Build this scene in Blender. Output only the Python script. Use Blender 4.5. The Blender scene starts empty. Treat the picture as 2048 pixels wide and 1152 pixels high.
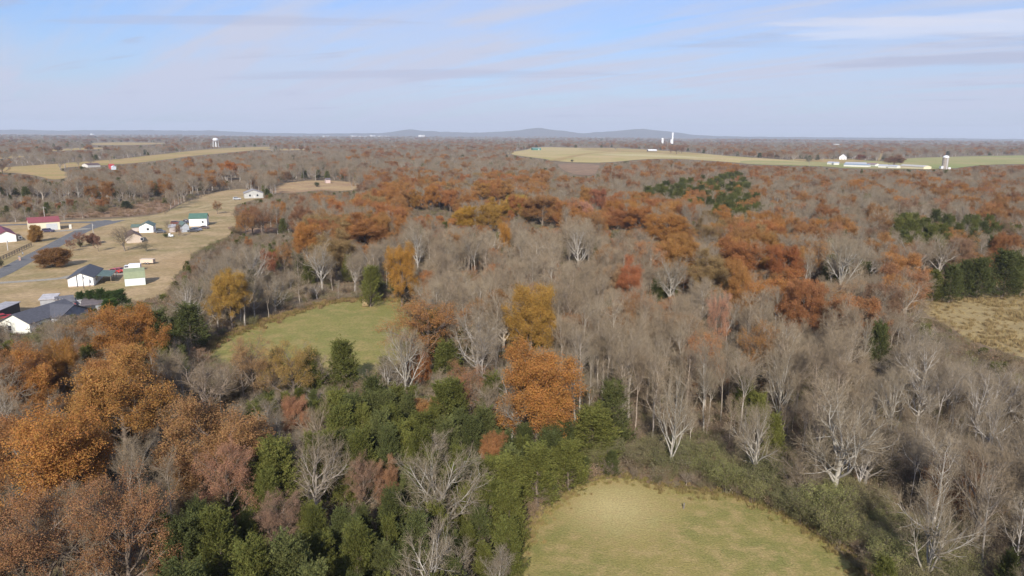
import bpy, math, random
import numpy as np
from mathutils import Vector, Matrix, noise as mnoise

# ------------------------------------------------------------------ camera, sky, sun, exposure
scene = bpy.context.scene
COL = scene.collection
F_PX, CAM_H = 1409.0, 45.0
PITCH, ROLL = math.radians(12.3), math.radians(0.38)
cam_data = bpy.data.cameras.new('camera')
cam_data.sensor_width = 36.0
cam_data.lens = 36.0 * F_PX / 2048.0
cam_data.clip_start = 0.5
cam_data.clip_end = 60000.0
cam = bpy.data.objects.new('camera', cam_data)
COL.objects.link(cam)
scene.camera = cam
_f = Vector((0, math.cos(PITCH), -math.sin(PITCH)))
_u0 = Vector((0, math.sin(PITCH), math.cos(PITCH)))
_x0 = Vector((1, 0, 0))
CR = _x0 * math.cos(ROLL) + _u0 * math.sin(ROLL)
CU = -_x0 * math.sin(ROLL) + _u0 * math.cos(ROLL)
cam.matrix_world = Matrix(((CR.x, CU.x, -_f.x, 0), (CR.y, CU.y, -_f.y, 0), (CR.z, CU.z, -_f.z, CAM_H), (0, 0, 0, 1)))

SUN_EL, SUN_AZ = math.radians(31), math.radians(183)      # azimuth clockwise from +Y: the sun stands behind the camera
world = bpy.data.worlds.new('World')
scene.world = world
world.use_nodes = True
SKY_STRENGTH = 0.125
def build_sky():
    nt = world.node_tree; N = nt.nodes; L = nt.links
    N.clear()
    out = N.new('ShaderNodeOutputWorld'); bg = N.new('ShaderNodeBackground')
    sky = N.new('ShaderNodeTexSky'); sky.sky_type = 'NISHITA'; sky.sun_disc = False
    sky.sun_elevation = SUN_EL; sky.sun_rotation = SUN_AZ
    sky.air_density = 1.3; sky.dust_density = 0.6; sky.ozone_density = 5.0; sky.altitude = 200
    tc = N.new('ShaderNodeTexCoord')
    sep = N.new('ShaderNodeSeparateXYZ'); L.new(tc.outputs['Generated'], sep.inputs[0])
    zz = N.new('ShaderNodeMath'); zz.operation = 'MAXIMUM'; L.new(sep.outputs['Z'], zz.inputs[0]); zz.inputs[1].default_value = 0.0
    za = N.new('ShaderNodeMath'); za.operation = 'ADD'; L.new(zz.outputs[0], za.inputs[0]); za.inputs[1].default_value = 0.09
    dx = N.new('ShaderNodeMath'); dx.operation = 'DIVIDE'; L.new(sep.outputs['X'], dx.inputs[0]); L.new(za.outputs[0], dx.inputs[1])
    dy = N.new('ShaderNodeMath'); dy.operation = 'DIVIDE'; L.new(sep.outputs['Y'], dy.inputs[0]); L.new(za.outputs[0], dy.inputs[1])
    cmb = N.new('ShaderNodeCombineXYZ'); L.new(dx.outputs[0], cmb.inputs[0]); L.new(dy.outputs[0], cmb.inputs[1])
    def layer(rot, scl, nscale, detail, lo, hi, dist, loc=(0, 0, 0)):
        mp = N.new('ShaderNodeMapping'); mp.vector_type = 'TEXTURE'; mp.inputs['Rotation'].default_value = (0, 0, math.radians(rot)); mp.inputs['Scale'].default_value = scl
        mp.inputs['Location'].default_value = loc
        L.new(cmb.outputs[0], mp.inputs['Vector'])
        nz = N.new('ShaderNodeTexNoise'); nz.inputs['Scale'].default_value = nscale; nz.inputs['Detail'].default_value = detail
        nz.inputs['Roughness'].default_value = 0.6; nz.inputs['Distortion'].default_value = dist
        L.new(mp.outputs[0], nz.inputs['Vector'])
        r = N.new('ShaderNodeMapRange'); r.interpolation_type = 'SMOOTHSTEP'
        r.inputs['From Min'].default_value = lo; r.inputs['From Max'].default_value = hi
        L.new(nz.outputs['Fac'], r.inputs['Value'])
        return r.outputs[0]
    veil = layer(-35, (2.6, 1.5, 1), 0.9, 7, 0.28, 0.66, 0.6, (1.1, 2.7, 0))
    streak = layer(-48, (5.5, 0.75, 1), 1.5, 10, 0.40, 0.68, 0.6, (0.4, 2.0, 0))
    wisp = layer(-20, (2.2, 0.8, 1), 1.3, 9, 0.58, 0.70, 0.5, (7.3, 4.1, 0))
    a = N.new('ShaderNodeMath'); a.operation = 'MULTIPLY'; L.new(veil, a.inputs[0]); a.inputs[1].default_value = 0.46
    b = N.new('ShaderNodeMath'); b.operation = 'MULTIPLY_ADD'; L.new(streak, b.inputs[0]); b.inputs[1].default_value = 0.50; L.new(a.outputs[0], b.inputs[2])
    hz = N.new('ShaderNodeMapRange'); hz.inputs['From Min'].default_value = 0.0; hz.inputs['From Max'].default_value = 0.22
    hz.inputs['To Min'].default_value = 0.55; hz.inputs['To Max'].default_value = 0.0
    L.new(zz.outputs[0], hz.inputs['Value'])
    c = N.new('ShaderNodeMath'); c.operation = 'ADD'; c.use_clamp = True; L.new(b.outputs[0], c.inputs[0]); L.new(hz.outputs[0], c.inputs[1])
    mix = N.new('ShaderNodeMix'); mix.data_type = 'RGBA'
    wb = N.new('ShaderNodeVectorMath'); wb.operation = 'MULTIPLY'; L.new(sky.outputs[0], wb.inputs[0]); wb.inputs[1].default_value = (0.44, 0.59, 0.87)
    L.new(c.outputs[0], mix.inputs['Factor']); L.new(wb.outputs[0], mix.inputs['A'])
    mix.inputs['B'].default_value = (3.35, 3.6, 4.55, 1)
    mix2 = N.new('ShaderNodeMix'); mix2.data_type = 'RGBA'
    w = N.new('ShaderNodeMath'); w.operation = 'MULTIPLY'; L.new(wisp, w.inputs[0]); w.inputs[1].default_value = 0.5
    L.new(w.outputs[0], mix2.inputs['Factor']); L.new(mix.outputs['Result'], mix2.inputs['A'])
    mix2.inputs['B'].default_value = (2.55, 2.8, 3.8, 1)
    last = mix2.outputs['Result']
    # the few denser shreds of cloud
    for (px, py, rot, sx, sy, colr, amt) in ((1965, 46, -28, 0.95, 0.30, (4.4, 4.5, 5.2, 1), 0.6), (1930, 118, -30, 0.9, 0.22, (2.5, 2.75, 3.75, 1), 0.6), (1748, 44, -12, 0.55, 0.12, (4.2, 4.3, 5.0, 1), 0.6), (800, 148, 0, 1.5, 0.22, (2.6, 2.8, 3.8, 1), 0.45), (440, 40, 8, 0.9, 0.12, (2.6, 2.85, 3.9, 1), 0.45)):
        d = (_f + CR * ((px - 1024) / F_PX) + CU * ((576 - py) / F_PX)).normalized()
        mp = N.new('ShaderNodeMapping'); mp.vector_type = 'TEXTURE'; mp.inputs['Location'].default_value = (d.x / (d.z + 0.09), d.y / (d.z + 0.09), 0)
        mp.inputs['Rotation'].default_value = (0, 0, math.radians(rot)); mp.inputs['Scale'].default_value = (sx, sy, 1); L.new(cmb.outputs[0], mp.inputs['Vector'])
        nz = N.new('ShaderNodeTexNoise'); nz.inputs['Scale'].default_value = 1.3; nz.inputs['Detail'].default_value = 8; nz.inputs['Roughness'].default_value = 0.6; L.new(mp.outputs[0], nz.inputs['Vector'])
        ln = N.new('ShaderNodeVectorMath'); ln.operation = 'LENGTH'; L.new(mp.outputs[0], ln.inputs[0])
        ad = N.new('ShaderNodeMath'); ad.operation = 'MULTIPLY_ADD'; L.new(nz.outputs['Fac'], ad.inputs[0]); ad.inputs[1].default_value = -2.2; L.new(ln.outputs['Value'], ad.inputs[2])
        r = N.new('ShaderNodeMapRange'); r.interpolation_type = 'SMOOTHSTEP'; r.inputs['From Min'].default_value = 0.15; r.inputs['From Max'].default_value = -0.55
        r.inputs['To Min'].default_value = 0.0; r.inputs['To Max'].default_value = amt; L.new(ad.outputs[0], r.inputs['Value'])
        mm = N.new('ShaderNodeMix'); mm.data_type = 'RGBA'; L.new(r.outputs[0], mm.inputs['Factor']); L.new(last, mm.inputs['A']); mm.inputs['B'].default_value = colr
        last = mm.outputs['Result']
    L.new(last, bg.inputs['Color']); bg.inputs['Strength'].default_value = SKY_STRENGTH
    L.new(bg.outputs[0], out.inputs['Surface'])
build_sky()
sun_data = bpy.data.lights.new('sun', 'SUN'); sun_data.energy = 4.2; sun_data.angle = math.radians(0.6); sun_data.color = (1.0, 0.95, 0.86)
sun = bpy.data.objects.new('sun', sun_data); COL.objects.link(sun)
_sd = Vector((math.sin(SUN_AZ) * math.cos(SUN_EL), math.cos(SUN_AZ) * math.cos(SUN_EL), math.sin(SUN_EL)))
sun.rotation_euler = _sd.to_track_quat('Z', 'Y').to_euler()
vs = scene.view_settings
vs.view_transform = 'Standard'; vs.look = 'None'; vs.gamma = 1.0; vs.use_curve_mapping = False
vs.exposure = 0.52
cy = scene.cycles
cy.max_bounces = 6; cy.diffuse_bounces = 4; cy.glossy_bounces = 1; cy.transmission_bounces = 3; cy.volume_bounces = 0; cy.transparent_max_bounces = 4
cy.use_denoising = True

# ------------------------------------------------------------------ geometry of the view (used to survey positions on the ground)
fN, rN, uN = np.array(_f), np.array(CR), np.array(CU)
def at(px, py, z=0.0):
    d = fN + rN * ((px - 1024) / F_PX) + uN * ((576 - py) / F_PX)
    t = (z - CAM_H) / d[2]
    return np.array([d[0] * t, d[1] * t, z])
def proj(P):
    P = np.asarray(P, float) - np.array([0, 0, CAM_H])
    w = P @ fN
    return 1024 + F_PX * (P @ rN) / w, 576 - F_PX * (P @ uN) / w, w
def in_poly(x, y, poly):
    x = np.asarray(x, float); y = np.asarray(y, float)
    inside = np.zeros(x.shape, bool); n = len(poly)
    for i in range(n):
        x1, y1 = poly[i]; x2, y2 = poly[(i + 1) % n]
        if y1 == y2: continue
        c = ((y1 > y) != (y2 > y)) & (x < (x2 - x1) * (y - y1) / (y2 - y1) + x1)
        inside ^= c
    return inside
def vnoise(x, y, s, seed=0.0):
    return np.array([mnoise.noise(Vector((a / s, b / s, seed))) for a, b in zip(x, y)])
def hgt(x, y):
    d = math.hypot(x, y)
    k = min(max((d - 2700) / 4000.0, 0.0), 1.0)
    if k == 0: return 0.0
    return k * (16 * mnoise.noise(Vector((x / 1500, y / 900, 3.3))) + 9 * mnoise.noise(Vector((x / 600, y / 400, 8.1))) - 4)

# ------------------------------------------------------------------ materials
def new_mat(name):
    m = bpy.data.materials.new(name); m.use_nodes = True
    nt = m.node_tree; nt.nodes.clear()
    return m, nt.nodes, nt.links
def out_node(N, L, shader):
    o = N.new('ShaderNodeOutputMaterial'); L.new(shader, o.inputs['Surface']); return o
def rough_bsdf(N, rough=0.9, spec=0.15):
    b = N.new('ShaderNodeBsdfPrincipled'); b.inputs['Roughness'].default_value = rough
    b.inputs['Specular IOR Level'].default_value = spec
    return b
def tint_node(N):
    a = N.new('ShaderNodeAttribute'); a.attribute_type = 'INSTANCER'; a.attribute_name = 'color'
    return a
def leaf_mat(name, var=0.35, hue=0.03, trans=0.25):
    m, N, L = new_mat(name)
    a = tint_node(N); g = N.new('ShaderNodeNewGeometry')
    r = N.new('ShaderNodeMapRange'); L.new(g.outputs['Random Per Island'], r.inputs['Value'])
    r.inputs['To Min'].default_value = 1 - var; r.inputs['To Max'].default_value = 1 + var
    wn = N.new('ShaderNodeTexWhiteNoise'); wn.noise_dimensions = '1D'; L.new(g.outputs['Random Per Island'], wn.inputs['W'])
    r2 = N.new('ShaderNodeMapRange'); L.new(wn.outputs['Value'], r2.inputs['Value'])
    r2.inputs['To Min'].default_value = 0.5 - hue; r2.inputs['To Max'].default_value = 0.5 + hue
    tc = N.new('ShaderNodeTexCoord'); cn = N.new('ShaderNodeTexNoise'); cn.inputs['Scale'].default_value = 0.55; cn.inputs['Detail'].default_value = 3
    L.new(tc.outputs['Object'], cn.inputs['Vector'])
    rc = N.new('ShaderNodeMapRange'); L.new(cn.outputs['Fac'], rc.inputs['Value']); rc.inputs['From Min'].default_value = 0.3; rc.inputs['From Max'].default_value = 0.7
    rc.inputs['To Min'].default_value = 0.72; rc.inputs['To Max'].default_value = 1.25
    vm = N.new('ShaderNodeMath'); vm.operation = 'MULTIPLY'; L.new(r.outputs[0], vm.inputs[0]); L.new(rc.outputs[0], vm.inputs[1])
    hs = N.new('ShaderNodeHueSaturation'); L.new(r2.outputs[0], hs.inputs['Hue']); L.new(vm.outputs[0], hs.inputs['Value']); L.new(a.outputs['Color'], hs.inputs['Color'])
    d = N.new('ShaderNodeBsdfDiffuse'); L.new(hs.outputs[0], d.inputs['Color'])
    t = N.new('ShaderNodeBsdfTranslucent'); L.new(hs.outputs[0], t.inputs['Color'])
    mx = N.new('ShaderNodeMixShader'); mx.inputs[0].default_value = trans
    L.new(d.outputs[0], mx.inputs[1]); L.new(t.outputs[0], mx.inputs[2])
    out_node(N, L, mx.outputs[0])
    return m
def bark_mat(name, fixed=None, mult=(1, 1, 1), blotch=0.35, plus=(0, 0, 0)):
    m, N, L = new_mat(name)
    tc = N.new('ShaderNodeTexCoord')
    nz = N.new('ShaderNodeTexNoise'); nz.inputs['Scale'].default_value = 1.6; nz.inputs['Detail'].default_value = 4
    L.new(tc.outputs['Object'], nz.inputs['Vector'])
    r = N.new('ShaderNodeMapRange'); L.new(nz.outputs['Fac'], r.inputs['Value'])
    r.inputs['From Min'].default_value = 0.3; r.inputs['From Max'].default_value = 0.7
    r.inputs['To Min'].default_value = 1 - blotch; r.inputs['To Max'].default_value = 1 + blotch * 0.6
    mul = N.new('ShaderNodeVectorMath'); mul.operation = 'MULTIPLY'
    if fixed: mul.inputs[0].default_value = fixed
    else:
        a = tint_node(N); L.new(a.outputs['Vector'], mul.inputs[0])
    mul.inputs[1].default_value = mult
    ad = N.new('ShaderNodeVectorMath'); ad.operation = 'ADD'; L.new(mul.outputs[0], ad.inputs[0]); ad.inputs[1].default_value = plus
    sc = N.new('ShaderNodeVectorMath'); sc.operation = 'SCALE'; L.new(ad.outputs[0], sc.inputs[0]); L.new(r.outputs[0], sc.inputs['Scale'])
    b = rough_bsdf(N); L.new(sc.outputs[0], b.inputs['Base Color'])
    out_node(N, L, b.outputs[0])
    return m
def ground_mat(name, cols, s1, s2, s3=0.0, bump=0.3, rot=0.0, stretch=(1, 1, 1), patch=None):
    m, N, L = new_mat(name)
    tc = N.new('ShaderNodeTexCoord')
    mp = N.new('ShaderNodeMapping'); mp.inputs['Rotation'].default_value = (0, 0, rot); mp.inputs['Scale'].default_value = stretch
    L.new(tc.outputs['Object'], mp.inputs['Vector'])
    def nz(scale, detail, vec, rough=0.6):
        n = N.new('ShaderNodeTexNoise'); n.inputs['Scale'].default_value = scale; n.inputs['Detail'].default_value = detail
        n.inputs['Roughness'].default_value = rough; L.new(vec, n.inputs['Vector']); return n
    a = nz(s1, 6, mp.outputs[0]); b = nz(s2, 5, tc.outputs['Object'], 0.7)
    def mr(n, lo, hi):
        r = N.new('ShaderNodeMapRange'); r.interpolation_type = 'SMOOTHSTEP'
        r.inputs['From Min'].default_value = lo; r.inputs['From Max'].default_value = hi; L.new(n.outputs['Fac'], r.inputs['Value']); return r
    ra = mr(a, 0.35, 0.65); rb = mr(b, 0.40, 0.68)
    m1 = N.new('ShaderNodeMix'); m1.data_type = 'RGBA'; L.new(ra.outputs[0], m1.inputs['Factor'])
    m1.inputs['A'].default_value = (*cols[0], 1); m1.inputs['B'].default_value = (*cols[1], 1)
    m2 = N.new('ShaderNodeMix'); m2.data_type = 'RGBA'; L.new(rb.outputs[0], m2.inputs['Factor'])
    L.new(m1.outputs['Result'], m2.inputs['A']); m2.inputs['B'].default_value = (*cols[2], 1)
    last = m2.outputs['Result']
    if patch:                                            # a worn, dried-out spot with a ragged outline
        c0, rad, pc = patch
        ds = N.new('ShaderNodeVectorMath'); ds.operation = 'DISTANCE'; L.new(tc.outputs['Object'], ds.inputs[0]); ds.inputs[1].default_value = tuple(float(v) for v in c0)
        wob = N.new('ShaderNodeMath'); wob.operation = 'MULTIPLY_ADD'; L.new(b.outputs['Fac'], wob.inputs[0]); wob.inputs[1].default_value = rad * 1.2; L.new(ds.outputs['Value'], wob.inputs[2])
        pr = N.new('ShaderNodeMapRange'); pr.interpolation_type = 'SMOOTHSTEP'; L.new(wob.outputs[0], pr.inputs['Value'])
        pr.inputs['From Min'].default_value = rad * 0.4; pr.inputs['From Max'].default_value = rad * 1.7; pr.inputs['To Min'].default_value = 0.85; pr.inputs['To Max'].default_value = 0.0
        m3 = N.new('ShaderNodeMix'); m3.data_type = 'RGBA'; L.new(pr.outputs[0], m3.inputs['Factor']); L.new(last, m3.inputs['A']); m3.inputs['B'].default_value = (*pc, 1)
        last = m3.outputs['Result']
    fine = nz(max(s2 * 9, 0.4), 3, tc.outputs['Object'], 0.7)
    rf = N.new('ShaderNodeMapRange'); L.new(fine.outputs['Fac'], rf.inputs['Value']); rf.inputs['From Min'].default_value = 0.3; rf.inputs['From Max'].default_value = 0.7
    rf.inputs['To Min'].default_value = 0.74; rf.inputs['To Max'].default_value = 1.22
    sc = N.new('ShaderNodeVectorMath'); sc.operation = 'SCALE'; L.new(last, sc.inputs[0]); L.new(rf.outputs[0], sc.inputs['Scale'])
    p = rough_bsdf(N, 0.95, 0.05); L.new(sc.outputs[0], p.inputs['Base Color'])
    if bump:
        bp = N.new('ShaderNodeBump'); bp.inputs['Strength'].default_value = bump; bp.inputs['Distance'].default_value = 0.25
        L.new(fine.outputs['Fac'], bp.inputs['Height']); L.new(bp.outputs[0], p.inputs['Normal'])
    out_node(N, L, p.outputs[0])
    return m
_paint = {}
def paint(col, rough=0.6, wear=0.18, scale=1.2, metal=0.0, spec=0.3, ribs=0.0):
    key = (tuple(col), rough, wear, scale, metal, ribs)
    if key in _paint: return _paint[key]
    m, N, L = new_mat('painted_surface')
    tc = N.new('ShaderNodeTexCoord')
    nz = N.new('ShaderNodeTexNoise'); nz.inputs['Scale'].default_value = scale; nz.inputs['Detail'].default_value = 5
    L.new(tc.outputs['Object'], nz.inputs['Vector'])
    r = N.new('ShaderNodeMapRange'); L.new(nz.outputs['Fac'], r.inputs['Value'])
    r.inputs['From Min'].default_value = 0.25; r.inputs['From Max'].default_value = 0.75
    r.inputs['To Min'].default_value = 1 - wear; r.inputs['To Max'].default_value = 1 + wear * 0.5
    sc = N.new('ShaderNodeVectorMath'); sc.operation = 'SCALE'; sc.inputs[0].default_value = col; L.new(r.outputs[0], sc.inputs['Scale'])
    b = rough_bsdf(N, rough, spec); b.inputs['Metallic'].default_value = metal
    L.new(sc.outputs[0], b.inputs['Base Color'])
    if ribs:
        wv = N.new('ShaderNodeTexWave'); wv.inputs['Scale'].default_value = ribs; wv.bands_direction = 'X'
        L.new(tc.outputs['Object'], wv.inputs['Vector'])
        bp = N.new('ShaderNodeBump'); bp.inputs['Strength'].default_value = 0.5; bp.inputs['Distance'].default_value = 0.03
        L.new(wv.outputs['Fac'], bp.inputs['Height']); L.new(bp.outputs[0], b.inputs['Normal'])
    out_node(N, L, b.outputs[0])
    _paint[key] = m
    return m
def glass_dark():
    return paint((0.03, 0.035, 0.045), 0.15, 0.1, 1.0, 0.0, 0.5)

M_LEAF = leaf_mat('autumn_leaf', 0.16, 0.014, 0.3)
M_NEEDLE = leaf_mat('evergreen_spray', 0.30, 0.02, 0.2)
M_BARK = bark_mat('brown_bark', (0.20, 0.155, 0.12))
M_BARE = bark_mat('bare_bark')
M_TWIG = bark_mat('bare_twig', None, (0.42, 0.385, 0.315), 0.25, (0.146, 0.112, 0.072))

# ------------------------------------------------------------------ small mesh helpers
def link(o, parent=None):
    COL.objects.link(o)
    if parent is not None: o.parent = parent
    return o
def np_mesh(name, verts, quads=None, tris=None, qm=None, tm=None, mats=(), smooth=False):
    me = bpy.data.meshes.new(name)
    verts = np.asarray(verts, np.float32).reshape(-1, 3)
    nq = 0 if quads is None else len(quads); nt_ = 0 if tris is None else len(tris)
    loops = []
    if nq: loops.append(np.asarray(quads, np.int32).ravel())
    if nt_: loops.append(np.asarray(tris, np.int32).ravel())
    loops = np.concatenate(loops)
    me.vertices.add(len(verts)); me.vertices.foreach_set('co', verts.ravel())
    me.loops.add(len(loops)); me.loops.foreach_set('vertex_index', loops)
    me.polygons.add(nq + nt_)
    starts = np.concatenate([np.arange(nq) * 4, nq * 4 + np.arange(nt_) * 3]).astype(np.int32)
    me.polygons.foreach_set('loop_start', starts)
    mi = np.zeros(nq + nt_, np.int32)
    if qm is not None and nq: mi[:nq] = qm
    if tm is not None and nt_: mi[nq:] = tm
    for m in mats: me.materials.append(m)
    me.polygons.foreach_set('material_index', mi)
    if smooth: me.polygons.foreach_set('use_smooth', np.ones(nq + nt_, bool))
    me.update(calc_edges=True)
    return me
class MB:
    def __init__(self): self.v = []; self.f = []
    def add(self, vs, fs):
        o = len(self.v); self.v += [tuple(float(c) for c in p) for p in vs]; self.f += [tuple(i + o for i in f) for f in fs]; return self
    def box(self, x0, x1, y0, y1, z0, z1):
        return self.add([(x0, y0, z0), (x1, y0, z0), (x1, y1, z0), (x0, y1, z0), (x0, y0, z1), (x1, y0, z1), (x1, y1, z1), (x0, y1, z1)],
                        [(0, 3, 2, 1), (4, 5, 6, 7), (0, 1, 5, 4), (1, 2, 6, 5), (2, 3, 7, 6), (3, 0, 4, 7)])
    def prism(self, prof, a0, a1, axis='x'):
        """prof: closed list of (u, z); extruded from a0 to a1 along axis."""
        n = len(prof)
        mk = (lambda a, u, z: (a, u, z)) if axis == 'x' else (lambda a, u, z: (u, a, z))
        vs = [mk(a0, u, z) for u, z in prof] + [mk(a1, u, z) for u, z in prof]
        fs = [tuple(range(n)), tuple(range(2 * n - 1, n - 1, -1))] + [(i, i + n, (i + 1) % n + n, (i + 1) % n) for i in range(n)]
        return self.add(vs, fs)
    def cyl(self, p0, p1, r0, r1=None, n=10, cap=True):
        r1 = r0 if r1 is None else r1
        p0, p1 = Vector(p0), Vector(p1); d = (p1 - p0).normalized()
        u = d.orthogonal().normalized(); w = d.cross(u)
        vs = [p0 + (u * math.cos(k * 2 * math.pi / n) + w * math.sin(k * 2 * math.pi / n)) * r0 for k in range(n)]
        vs += [p1 + (u * math.cos(k * 2 * math.pi / n) + w * math.sin(k * 2 * math.pi / n)) * r1 for k in range(n)]
        fs = [(k, (k + 1) % n, (k + 1) % n + n, k + n) for k in range(n)]
        if cap: fs += [tuple(range(n - 1, -1, -1)), tuple(range(n, 2 * n))]
        return self.add(vs, fs)
    def lathe(self, prof, n=20):
        vs = [(r * math.cos(k * 2 * math.pi / n), r * math.sin(k * 2 * math.pi / n), z) for r, z in prof for k in range(n)]
        fs = [(i * n + k, i * n + (k + 1) % n, (i + 1) * n + (k + 1) % n, (i + 1) * n + k) for i in range(len(prof) - 1) for k in range(n)]
        return self.add(vs, fs)
    def mesh(self, name, mat):
        me = bpy.data.meshes.new(name); me.from_pydata(self.v, [], self.f); me.update()
        import bmesh
        bm = bmesh.new(); bm.from_mesh(me); bmesh.ops.recalc_face_normals(bm, faces=bm.faces); bm.to_mesh(me); bm.free()
        me.materials.append(mat); return me
    def build(self, name, mat, parent=None):
        return link(bpy.data.objects.new(name, self.mesh(name, mat)), parent)
def tag(o, label=None, cat=None, group=None, kind=None):
    if label: o['label'] = label
    if cat: o['category'] = cat
    if group: o['group'] = group
    if kind: o['kind'] = kind
    return o
def empty(name, loc, rz=0.0):
    o = bpy.data.objects.new(name, None); o.empty_display_size = 0.5
    o.location = [float(c) for c in loc]; o.rotation_euler = (0, 0, rz)
    return link(o)

# ------------------------------------------------------------------ ground
def build_ground():
    rad = [0, 40, 120, 300, 700, 1500, 2700]
    r = 2700.0
    while r < 19500: r *= 1.07; rad.append(r)
    nA = 160
    vs = []; qs = []
    for R in rad:
        for k in range(nA):
            a = 2 * math.pi * k / nA
            x, y = R * math.sin(a), R * math.cos(a)
            vs.append((x, y, hgt(x, y)))
    for i in range(len(rad) - 1):
        for k in range(nA):
            a, b = i * nA + k, i * nA + (k + 1) % nA
            qs.append((a, b, b + nA, a + nA))
    mat = ground_mat('leaf_litter', [(0.17, 0.125, 0.085), (0.24, 0.165, 0.105), (0.19, 0.155, 0.09)], 0.05, 0.35, bump=0.5)
    me = np_mesh('ground', vs, quads=qs, mats=[mat], smooth=True)
    tag(link(bpy.data.objects.new('ground', me)), kind='structure')
build_ground()

def smooth_poly(pts, it=2):
    p = np.array(pts, float)
    for _ in range(it):
        q = np.roll(p, -1, 0); p = np.stack([p * 0.75 + q * 0.25, p * 0.25 + q * 0.75], 1).reshape(-1, p.shape[1])
    return p
def sheet(name, poly_px, z, mat, it=2, jit=0.0):
    P = np.array([at(x, y)[:2] for x, y in poly_px])
    P = smooth_poly(P, it)
    if jit:
        c = P.mean(0); d = P - c; n = vnoise(P[:, 0], P[:, 1], 6.0, 4.4)
        P = P + d / np.linalg.norm(d, axis=1, keepdims=True) * (n * jit)[:, None]
    me = bpy.data.meshes.new(name)
    me.from_pydata([(x, y, z) for x, y in P], [], [tuple(range(len(P)))]); me.update()
    if me.polygons[0].normal.z < 0: me.flip_normals()
    me.materials.append(mat)
    return tag(link(bpy.data.objects.new(name, me)), kind='structure')
def ribbon(name, pts_px, widths, z, mat, sub=6):
    P = [Vector(at(x, y)[:2]) for x, y in pts_px]
    Q = []; Wd = []
    n = len(P)
    for i in range(n - 1):
        p0, p1, p2, p3 = P[max(i - 1, 0)], P[i], P[i + 1], P[min(i + 2, n - 1)]
        for k in range(sub):
            t = k / sub
            Q.append(0.5 * ((2 * p1) + (p2 - p0) * t + (2 * p0 - 5 * p1 + 4 * p2 - p3) * t * t + (3 * p1 - p0 - 3 * p2 + p3) * t ** 3))
            Wd.append(widths[i] * (1 - t) + widths[i + 1] * t)
    Q.append(P[-1]); Wd.append(widths[-1])
    vs = []
    for i, q in enumerate(Q):
        d = (Q[min(i + 1, len(Q) - 1)] - Q[max(i - 1, 0)]).normalized(); nn = Vector((-d.y, d.x))
        for s in (-1, 1): e = q + nn * s * Wd[i] / 2; vs.append((e.x, e.y, z))
    qs = [(2 * i, 2 * i + 1, 2 * i + 3, 2 * i + 2) for i in range(len(Q) - 1)]
    me = np_mesh(name, vs, quads=qs, mats=[mat])
    return tag(link(bpy.data.objects.new(name, me)), kind='structure')

# visible openings, surveyed on the photograph
F_NEAR = [(1015, 1160), (1034, 1105), (1062, 1062), (1084, 1026), (1130, 990), (1165, 968), (1215, 955), (1260, 956), (1300, 968), (1345, 976), (1400, 985),
          (1462, 990), (1512, 1008), (1572, 1028), (1618, 1056), (1665, 1092), (1706, 1128), (1730, 1165), (1780, 1300), (1060, 1300)]
F_MID = [(380, 718), (432, 676), (520, 648), (600, 622), (650, 608), (700, 602), (760, 600), (800, 602), (815, 625), (788, 660), (768, 700), (735, 725), (712, 735),
         (640, 690), (560, 668), (500, 690), (448, 716)]
F_MID_GROUND = [(385, 725), (435, 678), (520, 648), (600, 622), (650, 606), (700, 600), (760, 598), (830, 602), (860, 640), (840, 720), (740, 790), (560, 770), (440, 740)]
F_RIGHT = [(1818, 598), (1835, 570), (1880, 560), (1960, 557), (2060, 556), (2300, 560), (2300, 760), (2048, 715), (1990, 700), (1950, 685), (1890, 650), (1845, 625)]
F_LAWN = [(-260, 640), (-260, 450), (0, 446), (150, 440), (250, 437), (328, 428), (372, 402), (420, 386), (480, 377), (500, 380), (530, 394), (505, 400), (470, 408), (475, 425),
          (470, 445), (455, 470), (400, 495), (368, 522), (345, 560), (335, 582), (280, 600), (200, 612), (120, 622), (0, 632)]
F_BROWN = [(40, 437), (150, 436), (250, 434), (326, 426), (368, 402), (340, 398), (280, 408), (180, 425)]
F_HILL = [(530, 386), (560, 368), (600, 362), (660, 361), (720, 366), (735, 374), (690, 383), (640, 380), (590, 386)]
F_STRIP = [(448, 452), (500, 456), (560, 457), (596, 455), (590, 462), (520, 466), (470, 466)]
F_ROLL = [(-100, 342), (0, 335), (80, 330), (160, 324), (230, 319), (300, 311), (380, 302), (450, 296), (540, 293), (545, 297), (470, 304), (440, 307), (380, 312), (320, 321), (240, 329), (150, 333), (110, 338), (150, 350), (110, 362), (70, 350), (0, 344)]
F_FAR_STRIP = [(175, 287), (220, 285), (290, 285), (340, 286), (300, 290), (190, 291)]
F_LEFT2 = [(-80, 318), (0, 313), (60, 311), (70, 313), (0, 318), (-80, 323)]
F_LEFT3 = [(90, 300), (150, 296), (215, 295), (230, 297), (160, 300), (100, 303)]
F_LEFT4 = [(520, 298), (600, 297), (640, 299), (590, 301), (530, 301)]
F_FARM = [(1005, 306), (1055, 300), (1062, 296), (1090, 294), (1160, 296), (1230, 296), (1300, 300), (1370, 304), (1450, 312), (1560, 319), (1640, 325), (1650, 330), (1560, 330), (1490, 327), (1430, 322),
          (1340, 317), (1280, 319), (1210, 326), (1150, 325), (1108, 322), (1090, 318), (1040, 312)]
F_FARM_BROWN = [(1110, 326), (1205, 329), (1195, 338), (1190, 352), (1150, 350), (1125, 340)]
F_TANBIT = [(1192, 356), (1235, 359), (1252, 364), (1215, 362)]
F_GREEN = [(1480, 328), (1560, 331), (1650, 333), (1690, 337), (1760, 338), (1850, 339), (1905, 338), (1960, 330), (2048, 328), (2150, 330), (2150, 310), (2048, 311), (1930, 313), (1800, 317), (1800, 324), (1740, 322), (1700, 320), (1640, 322), (1600, 324), (1560, 322), (1480, 321)]
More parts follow.
